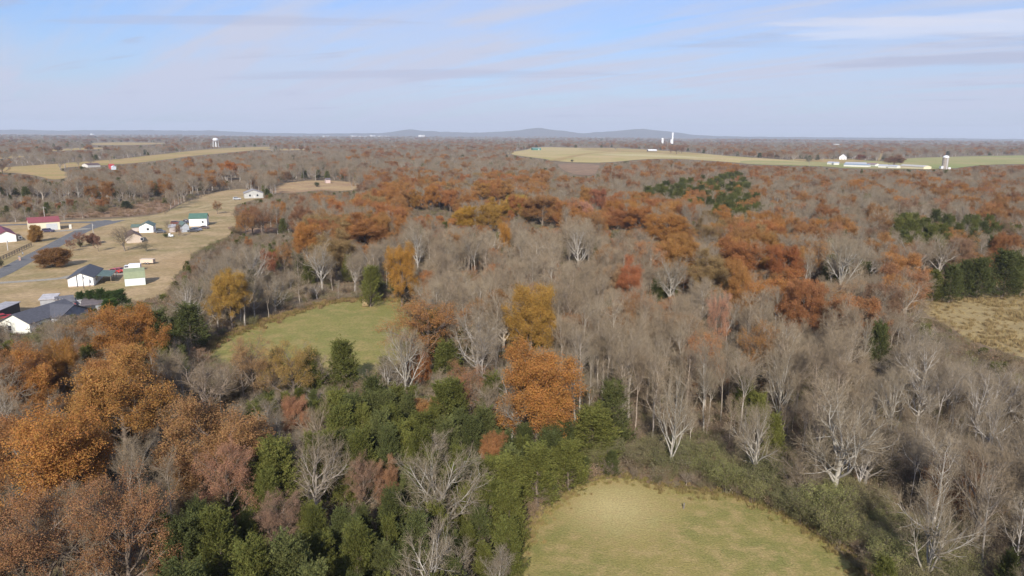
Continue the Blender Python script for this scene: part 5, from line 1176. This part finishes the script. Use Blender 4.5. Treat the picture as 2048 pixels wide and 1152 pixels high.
# the openings as a raster of the survey, for quick look-ups
RX0, RY0, RNX, RNY = -420, 240, 2900, 2200          # 1 px columns, half-px rows
_gx, _gy = np.meshgrid(np.arange(RNX) + RX0 + 0.5, RY0 + (np.arange(RNY) + 0.5) * 0.5)
RAST = np.zeros((RNY, RNX), bool)
for f in VIS: RAST |= in_poly(_gx, _gy, f)
def blocks_view(X, Y, h):
    a, b = proj1(X, Y, h); _, c = proj1(X, Y, 0.0)
    return any(Y < vd and x0 - 6 < a < x1 + 6 and b < y1 and c > y0 for x0, x1, y0, y1, vd in SIGHT)
def in_open(x, y):
    i = int(x - RX0); j = int((y - RY0) * 2)
    return 0 <= i < RNX and 0 <= j < RNY and RAST[j, i]
_u = (fN, rN, uN)
def proj1(X, Y, Z):
    Z -= CAM_H
    w = X * fN[0] + Y * fN[1] + Z * fN[2]
    return 1024 + F_PX * (X * rN[0] + Y * rN[1] + Z * rN[2]) / w, 576 - F_PX * (X * uN[0] + Y * uN[1] + Z * uN[2]) / w
BUILT = [tuple(float(v) for v in b) for b in KEEP_CLEAR]       # x, y, radius
def hedge(px_pts, kind, zn, n, off, hr, wf):
    P = np.array([at(a, b)[:2] for a, b in px_pts]); cen = np.array([at(a, b)[:2] for a, b in F_NEAR]).mean(0)
    seg = np.diff(P, axis=0); ln = np.hypot(seg[:, 0], seg[:, 1]); cum = np.cumsum(ln)
    for s_ in rngF.uniform(0, cum[-1], n):
        k = int(np.searchsorted(cum, s_)); q = P[k] + seg[k] * (1 - (cum[k] - s_) / ln[k])
        nn = np.array([seg[k][1], -seg[k][0]]) / ln[k]
        if nn @ (q - cen) < 0: nn = -nn
        q = q + nn * rngF.uniform(*off)
        h = rngF.uniform(*hr)
        if too_close(q[0], q[1], 1.9): continue
        px_, py_ = proj1(float(q[0]), float(q[1]), h)
        if in_open(px_, py_): h *= 0.5
        grid.setdefault((int(q[0] // 8), int(q[1] // 8)), []).append((float(q[0]), float(q[1])))
        trees.append((kind, float(q[0]), float(q[1]), h, h * wf * rngF.uniform(0.85, 1.2), pick_color(kind, zn), zn))
hedge([(1190, 962), (1260, 956), (1345, 976), (1462, 990), (1572, 1028), (1665, 1092), (1730, 1165), (1800, 1320)], 'shrub', 'hedge', 420, (3.3, 10.0), (2.0, 3.9), 1.2)
hedge([(990, 1260), (1015, 1160), (1034, 1105), (1084, 1026), (1130, 990), (1200, 958)], 'cedar', 'cedars', 160, (3.8, 9.5), (4.5, 7.5), 0.52)
for (d0, d1, sp, half) in bands:
    C = ring_points(d0, d1, sp * 0.72, half)
    x, y = C[:, 0], C[:, 1]
    z0 = np.array([hgt(a, b) for a, b in C]) if d0 >= 2600 else np.zeros(len(x))
    P0 = np.stack([x, y, z0], 1)
    bx, by, _ = proj(P0); cx, cy_, _ = proj(P0 + [0, 0, 9.0])
    ok = np.ones(len(x), bool)
    for f in VIS + [F_MID_GROUND]: ok &= ~in_poly(bx, by, f)
    zone = np.full(len(x), -1)
    LOWC = {'hedge': 3.2, 'cedars': 5.5, 'strip': 4.0, 'scrub': 4.0}
    for zi in range(len(ZONES) - 1, -1, -1):
        zx, zy = cx, cy_
        if ZONES[zi][0] in LOWC: zx, zy, _ = proj(P0 + [0, 0, LOWC[ZONES[zi][0]]])
        zone[in_poly(zx, zy, ZONES[zi][1])] = zi
    clump = vnoise(x, y, 45.0 if d0 < 700 else 160.0, 1.5)
    clump2 = vnoise(x, y, 30.0 if d0 < 700 else 140.0, 7.5)
    cand = np.nonzero(ok)[0]
    rngF.shuffle(cand)
    for i in cand:
        zn, W, HT, sf = (ZONES[zone[i]][0], *ZONES[zone[i]][2:]) if zone[i] >= 0 else ('far', *DEFZ)
        s = minsp[d0] * sf
        X, Y = float(x[i]), float(y[i])
        if too_close(X, Y, s * rngF.uniform(0.8, 1.15)): continue
        if d0 < 700 and np.any((hp[:, 0] - X) ** 2 + (hp[:, 1] - Y) ** 2 < (hp[:, 2] * 0.55) ** 2): continue
        if any((a - X) ** 2 + (b - Y) ** 2 < r * r for a, b, r in BUILT): continue
        w = np.array(W, float)
        w[2] *= max(0.25, 1 + 2.0 * clump[i]); w[3] *= max(0.2, 1 + 2.2 * clump2[i])
        kind = KINDS[int(rngF.choice(5, p=w / w.sum()))]
        if kind == 'oak' and d0 < 260 and np.any((hp[:, 0] - X) ** 2 + (hp[:, 1] - Y) ** 2 < (hp[:, 2] * 1.7) ** 2): kind = 'bare_tall'
        hk = 'bare' if kind.startswith('bare') else kind
        h = rngF.uniform(*HT[hk])
        if kind == 'oak' and rngF.random() < (0.55 if zn in ('centre', 'left', 'cedars') else 0.3): kind = 'oak_sparse'
        # keep the openings and the surveyed trees in sight: shorter growth in front of them
        tries = 0; good = False
        while tries < 4:
            X5, Y5 = proj1(X, Y, z0[i] + h * 0.5); X8, Y8 = proj1(X, Y, z0[i] + h * 0.8); XT, YT = proj1(X, Y, z0[i] + h)
            wpx = 0.25 * h / max(math.hypot(X, Y), 1) * F_PX
            bad = in_open(X5, Y5) or in_open(X8, Y8) or in_open(XT, YT) or in_open(XT - wpx, YT) or in_open(XT + wpx, YT)
            if not bad and d0 < 700:
                for (hx, hy, hr, hpx, hyt, hvis, hw, _, _) in hero_front:
                    if hy > Y and abs(XT - hpx) < 0.42 * hw + wpx * 0.6 and hyt < by[i] and YT < hyt + hvis: bad = True; break
            if not bad and d0 < 2600:
                for (vx0, vx1, vy0, vy1, vd) in SIGHT:
                    if Y < vd and vx0 - wpx < XT < vx1 + wpx and YT < vy1 and by[i] > vy0: bad = True; break
            if not bad: good = True; break
            h *= 0.62; tries += 1
        if not good or h < 1.6: continue
        if h < 3.2 and kind.startswith('oak'): kind = 'oak_sparse'
        wf = {'bare_tall': 0.36, 'bare_spread': 0.72, 'oak': 0.72, 'oak_sparse': 0.72, 'cedar': 0.43, 'shrub': 1.05}[kind] * rngF.uniform(0.85, 1.25)
        if d0 >= 420: wf = max(wf, 0.62) * (1 + min((d0 - 420) / 2500.0, 1.3))
        if tries and h < 5: wf *= 1.35
        grid.setdefault((int(X // 8), int(Y // 8)), []).append((X, Y))
        trees.append((kind, X, Y, h, h * wf, pick_color(kind, zn), zn))
print('trees', len(trees))

# the individuals: the largest in view of each kind; the rest of each kind is one mass
def size_in_view(t):
    qx, qy, wd = proj([t[1], t[2], t[3] * 0.8])
    if wd < 5 or not (-10 < qx < 2058 and 0 < qy < 1165): return 0.0
    return t[3] / wd
order = sorted(range(len(trees)), key=lambda i: -size_in_view(trees[i]))
LIMIT = {'oak_tree': 290, 'bare_tree': 295, 'cedar_tree': 295, 'shrub': 200}
single, rest = [], {}
for i in order:
    t = trees[i]; nm = CATNAME[t[0]][0]
    if size_in_view(t) > 0 and counts[nm] < LIMIT[nm]:
        counts[nm] += 1; single.append(t)
    else: rest.setdefault(nm, []).append(t)
def colour_word(kind, c):
    if kind.startswith('oak'):
        r, g, b = c
        if g / r > 0.52: return 'golden'
        if b / r > 0.24: return 'pinkish tan'
        if g / r < 0.30: return 'red'
        if r > 0.40: return 'orange'
        if r < 0.31: return 'brown'
        return 'rusty'
    if kind == 'cedar': return 'yellow-green' if c[0] > 0.142 else ('dark green' if c[1] < 0.112 else 'mid green')
    if kind == 'shrub': return 'olive green' if c[0] > 0.215 else 'dull green'
    return 'pale grey' if c[0] > 0.43 else ('brownish' if c[2] / c[0] < 0.74 else 'grey')
NOUN = {'oak': 'leafy oak', 'oak_sparse': 'half bare oak', 'bare_tall': 'slender leafless tree', 'bare_spread': 'spreading leafless tree', 'cedar': 'cedar', 'shrub': 'shrub'}
marks = [(a[0], a[1], a[7]) for a in hero_pos] + MARKS
mk = np.array([(a, b) for a, b, _ in marks])
named = {}
for t in single:
    kind, X, Y, h, w, c, zn = t
    dd = np.hypot(mk[:, 0] - X, mk[:, 1] - Y); k = int(np.argmin(dd)); dx, dy = X - mk[k, 0], Y - mk[k, 1]
    if abs(dy) > abs(dx): rel = 'behind' if dy > 0 else 'in front of'
    else: rel = 'right of' if dx > 0 else 'left of'
    near = 'just ' if dd[k] < 9 else ('' if dd[k] < 22 else 'well ')
    lo, hi = {'cedar': (6.0, 8.2), 'shrub': (3.2, 4.4)}.get(kind, (8.5, 12.0))
    size = 'low' if h < lo else ('tall' if h > hi else 'medium')
    named.setdefault(f'{size} {colour_word(kind, c)} {NOUN[kind]} {near}{rel} the {marks[k][2]}', []).append(t)
for lab, ts in named.items():
    ts.sort(key=lambda t: proj([[t[1], t[2], t[3]]])[0][0])
    for j, t in enumerate(ts):
        kind, X, Y, h, w, c, zn = t; nm, cat, grp = CATNAME[kind]
        full = lab if len(ts) == 1 else f'{lab}, {ORD[min(j, 19)]} from left'
        if len(full.split()) > 16: full = full.replace(' leafless tree', ' tree').replace('well ', '').replace('just ', '').replace(' with lean-to', '')
        plant(kind, X, Y, h, w, c, nm, ' '.join(full.split()[:16]), cat, grp)

# ------------------------------------------------------------------ masses: geometry-node scatters of what is past counting
def scatter(name, items, kinds, label):
    cols = [bpy.data.collections.new(name + '_' + part) for part in ('trunks', 'crowns')]
    base = {}; n = 0
    for k in kinds:
        for p in PROTO[k]:
            for col, part in zip(cols, ('trunk', 'crown')): col.objects.link(bpy.data.objects.new(f'source_{n:03d}', p[part]))
            base.setdefault(k, []).append((n, p)); n += 1
    N_ = len(items)
    co = np.zeros((N_, 3), np.float32); idx = np.zeros(N_, np.int32); scl = np.zeros((N_, 3), np.float32); rot = np.zeros((N_, 3), np.float32); colr = np.ones((N_, 4), np.float32)
    for i, t in enumerate(items):
        k, X, Y, h, w, c = t[:6]
        j, p = base[k][int(rngF.integers(len(base[k])))]
        co[i] = (X, Y, hgt(X, Y)); idx[i] = j; scl[i] = (w / p['w0'], w / p['w0'], h / p['h0']); rot[i] = (0, 0, rngF.uniform(0, 6.28)); colr[i, :3] = c
    me = bpy.data.meshes.new(name); me.vertices.add(N_); me.vertices.foreach_set('co', co.ravel())
    for nm, ty, arr, key in (('idx', 'INT', idx, 'value'), ('scl', 'FLOAT_VECTOR', scl, 'vector'), ('rot', 'FLOAT_VECTOR', rot, 'vector'), ('color', 'FLOAT_COLOR', colr, 'color')):
        a = me.attributes.new(nm, ty, 'POINT'); a.data.foreach_set(key, arr.ravel())
    me.update()
    ob = link(bpy.data.objects.new(name, me))
    ng = bpy.data.node_groups.new(name + '_nodes', 'GeometryNodeTree')
    ng.interface.new_socket('Geometry', in_out='INPUT', socket_type='NodeSocketGeometry')
    ng.interface.new_socket('Geometry', in_out='OUTPUT', socket_type='NodeSocketGeometry')
    gi = ng.nodes.new('NodeGroupInput'); go = ng.nodes.new('NodeGroupOutput')
    def attr(nm, ty):
        a = ng.nodes.new('GeometryNodeInputNamedAttribute'); a.data_type = ty; a.inputs['Name'].default_value = nm; return a.outputs[0]
    m2p = ng.nodes.new('GeometryNodeMeshToPoints'); ng.links.new(gi.outputs[0], m2p.inputs['Mesh'])
    jn = ng.nodes.new('GeometryNodeJoinGeometry'); ng.links.new(jn.outputs[0], go.inputs[0])
    ai, asc, aro = attr('idx', 'INT'), attr('scl', 'FLOAT_VECTOR'), attr('rot', 'FLOAT_VECTOR')
    for col in cols:
        ci = ng.nodes.new('GeometryNodeCollectionInfo'); ci.inputs['Collection'].default_value = col; ci.inputs['Separate Children'].default_value = True; ci.inputs['Reset Children'].default_value = True
        ip = ng.nodes.new('GeometryNodeInstanceOnPoints'); ip.inputs['Pick Instance'].default_value = True
        ng.links.new(m2p.outputs[0], ip.inputs['Points']); ng.links.new(ci.outputs[0], ip.inputs['Instance'])
        ng.links.new(ai, ip.inputs['Instance Index']); ng.links.new(asc, ip.inputs['Scale']); ng.links.new(aro, ip.inputs['Rotation'])
        ng.links.new(ip.outputs[0], jn.inputs[0])
    md = ob.modifiers.new('scatter', 'NODES'); md.node_group = ng
    return tag(ob, label, 'woods', None, 'stuff')
if rest.get('bare_tree'): scatter('bare_woods', rest['bare_tree'], ['bare_tall', 'bare_spread'], 'grey-brown mass of leafless trees filling the woods')['category'] = 'woods'
if rest.get('oak_tree'): scatter('autumn_woods', rest['oak_tree'], ['oak', 'oak_sparse'], 'mass of rust and orange trees in the far woods')
if rest.get('cedar_tree'): scatter('cedar_woods', rest['cedar_tree'], ['cedar'], 'mass of dark green cedars scattered through the woods')
if rest.get('shrub'): scatter('hedge_growth', rest['shrub'], ['shrub'], 'green hedge growth around the near pasture')

# undergrowth between the trunks, and rank grass on the dry field and the pasture edges
def outside(bx, by, fields):
    ok = np.ones(len(bx), bool)
    for f in fields: ok &= ~in_poly(bx, by, f)
    return ok
ug = []
for d0, d1, sp, half in ((24, 160, 1.9, 0.95), (160, 320, 2.7, 0.76), (320, 560, 4.2, 0.74)):
    C = ring_points(d0, d1, sp, half)
    bx, by, _ = proj(np.c_[C, np.zeros(len(C))]); tx, ty, _ = proj(np.c_[C, np.full(len(C), 2.0)])
    ok = outside(bx, by, VIS + [F_MID_GROUND]) & outside(tx, ty, VIS)
    for (X, Y) in C[ok]:
        if any((a - X) ** 2 + (b - Y) ** 2 < (r * 0.8) ** 2 for a, b, r in BUILT): continue
        h = rngF.uniform(1.0, 2.9); j = rngF.uniform(0.8, 1.2); r = rngF.random()
        if blocks_view(float(X), float(Y), h): continue
        c = [(0.33, 0.26, 0.195), (0.29, 0.24, 0.185), (0.36, 0.25, 0.17), (0.25, 0.23, 0.13), (0.19, 0.195, 0.08)][int(r * 5)]
        ug.append(('brush', float(X), float(Y), h, h * rngF.uniform(0.9, 1.5), tuple(v * j for v in c)))
C = ring_points(330, 560, 3.2, 0.75)
bx, by, _ = proj(np.c_[C, np.zeros(len(C))])
for (X, Y) in C[in_poly(bx, by, F_BROWN)]:
    h = rngF.uniform(0.6, 1.8); j = rngF.uniform(0.85, 1.2)
    ug.append(('brush', float(X), float(Y), h, h * 1.7, tuple(v * j for v in [(0.34, 0.20, 0.13), (0.30, 0.20, 0.14), (0.38, 0.26, 0.15)][int(rngF.random() * 3)])))
# low scrub where the view over open ground keeps the trees short
for d0, d1, sp, half in ((60, 200, 1.7, 0.8), (200, 430, 2.6, 0.75), (430, 700, 4.5, 0.72)):
    C = ring_points(d0, d1, sp, half)
    bx, by, _ = proj(np.c_[C, np.zeros(len(C))]); tx, ty, _ = proj(np.c_[C, np.full(len(C), 9.0)])
    gap = outside(bx, by, VIS + [F_MID_GROUND]) & ~outside(tx, ty, VIS)
    for (X, Y) in C[gap]:
        if too_close(X, Y, 1.6) or any((a - X) ** 2 + (b - Y) ** 2 < (r * 0.8) ** 2 for a, b, r in BUILT): continue
        h = rngF.uniform(2.5, 5.5); ok2 = False
        for _ in range(5):
            px_, py_ = proj1(float(X), float(Y), h)
            if not blocks_view(float(X), float(Y), h) and not in_open(px_, py_) and not in_open(px_ - 4, py_) and not in_open(px_ + 4, py_): ok2 = True; break
            h *= 0.7
        if not ok2 or h < 0.7: continue
        r = rngF.random(); j = rngF.uniform(0.8, 1.2)
        k, c = ('brush', [(0.28, 0.21, 0.16), (0.24, 0.195, 0.155), (0.32, 0.20, 0.13)][int(rngF.random() * 3)]) if r < 0.66 else (('shrub', SHR2 if rngF.random() < 0.5 else (0.20, 0.15, 0.08)) if r < 0.84 else ('cedar', CED))
        ug.append((k, float(X), float(Y), h, h * (rngF.uniform(0.5, 0.65) if k == 'cedar' else rngF.uniform(1.0, 1.6)), tuple(v * j for v in c)))
scatter('undergrowth', ug, ['brush', 'shrub', 'cedar'], 'brown twiggy undergrowth between the trees')['category'] = 'undergrowth'
gr = []
for d0, d1, sp, half in ((120, 330, 1.15, 0.9),):
    C = ring_points(d0, d1, sp, half); C = C[C[:, 0] > 90]
    bx, by, _ = proj(np.c_[C, np.zeros(len(C))])
    C = C[in_poly(bx, by, F_RIGHT)]
    nz = vnoise(C[:, 0], C[:, 1], 9.0, 2.2)
    for (X, Y), q in zip(C, nz):
        if rngF.random() > 0.5 + 0.7 * q: continue
        h = rngF.uniform(0.35, 1.0) * (1 + 0.6 * q)
        c = [(0.39, 0.29, 0.14), (0.36, 0.265, 0.125), (0.34, 0.25, 0.125), (0.42, 0.315, 0.155)][int(rngF.random() * 4)]
        gr.append(('tuft', float(X), float(Y), h, h * 1.9, c))
def edge_grass(poly, width, n, cols, hr):
    P = smooth_poly(np.array([at(a, b)[:2] for a, b in poly]), 2)
    seg = np.roll(P, -1, 0) - P; ln = np.hypot(seg[:, 0], seg[:, 1]); cum = np.cumsum(ln)
    for s in rngF.uniform(0, cum[-1], n):
        k = int(np.searchsorted(cum, s)); t = rngF.random(); q = P[k] + seg[k] * t
        q = q + rngF.normal(0, width, 2)
        h = rngF.uniform(*hr); j = rngF.uniform(0.8, 1.2)
        c = cols[int(rngF.random() * len(cols))]
        gr.append(('tuft', float(q[0]), float(q[1]), h, h * 1.8, tuple(v * j for v in c)))
edge_grass(F_NEAR, 0.8, 1500, [(0.36, 0.28, 0.12), (0.30, 0.25, 0.09), (0.34, 0.25, 0.11)], (0.15, 0.5))
edge_grass(F_MID_GROUND, 1.2, 1800, [(0.36, 0.26, 0.11), (0.28, 0.22, 0.08), (0.32, 0.21, 0.11)], (0.3, 1.0))
scatter('rank_grass', gr, ['tuft'], 'tall dry grass on the rough field and along pasture edges')['category'] = 'grass'

# ------------------------------------------------------------------ haze
def build_haze():
    m, N, L = new_mat('haze_air')
    v = N.new('ShaderNodeVolumePrincipled'); v.inputs['Color'].default_value = (0.80, 0.88, 1.0, 1); v.inputs['Density'].default_value = HAZE_DENSITY
    v.inputs['Anisotropy'].default_value = 0.0
    o = N.new('ShaderNodeOutputMaterial'); L.new(v.outputs[0], o.inputs['Volume'])
    ob = MB().box(-21500, 21500, -21500, 21500, -40, 330).build('haze', m)
    tag(ob, 'thin blue haze over the far woods and hills', 'haze', None, 'stuff')
HAZE_DENSITY = 8.0e-5
build_haze()
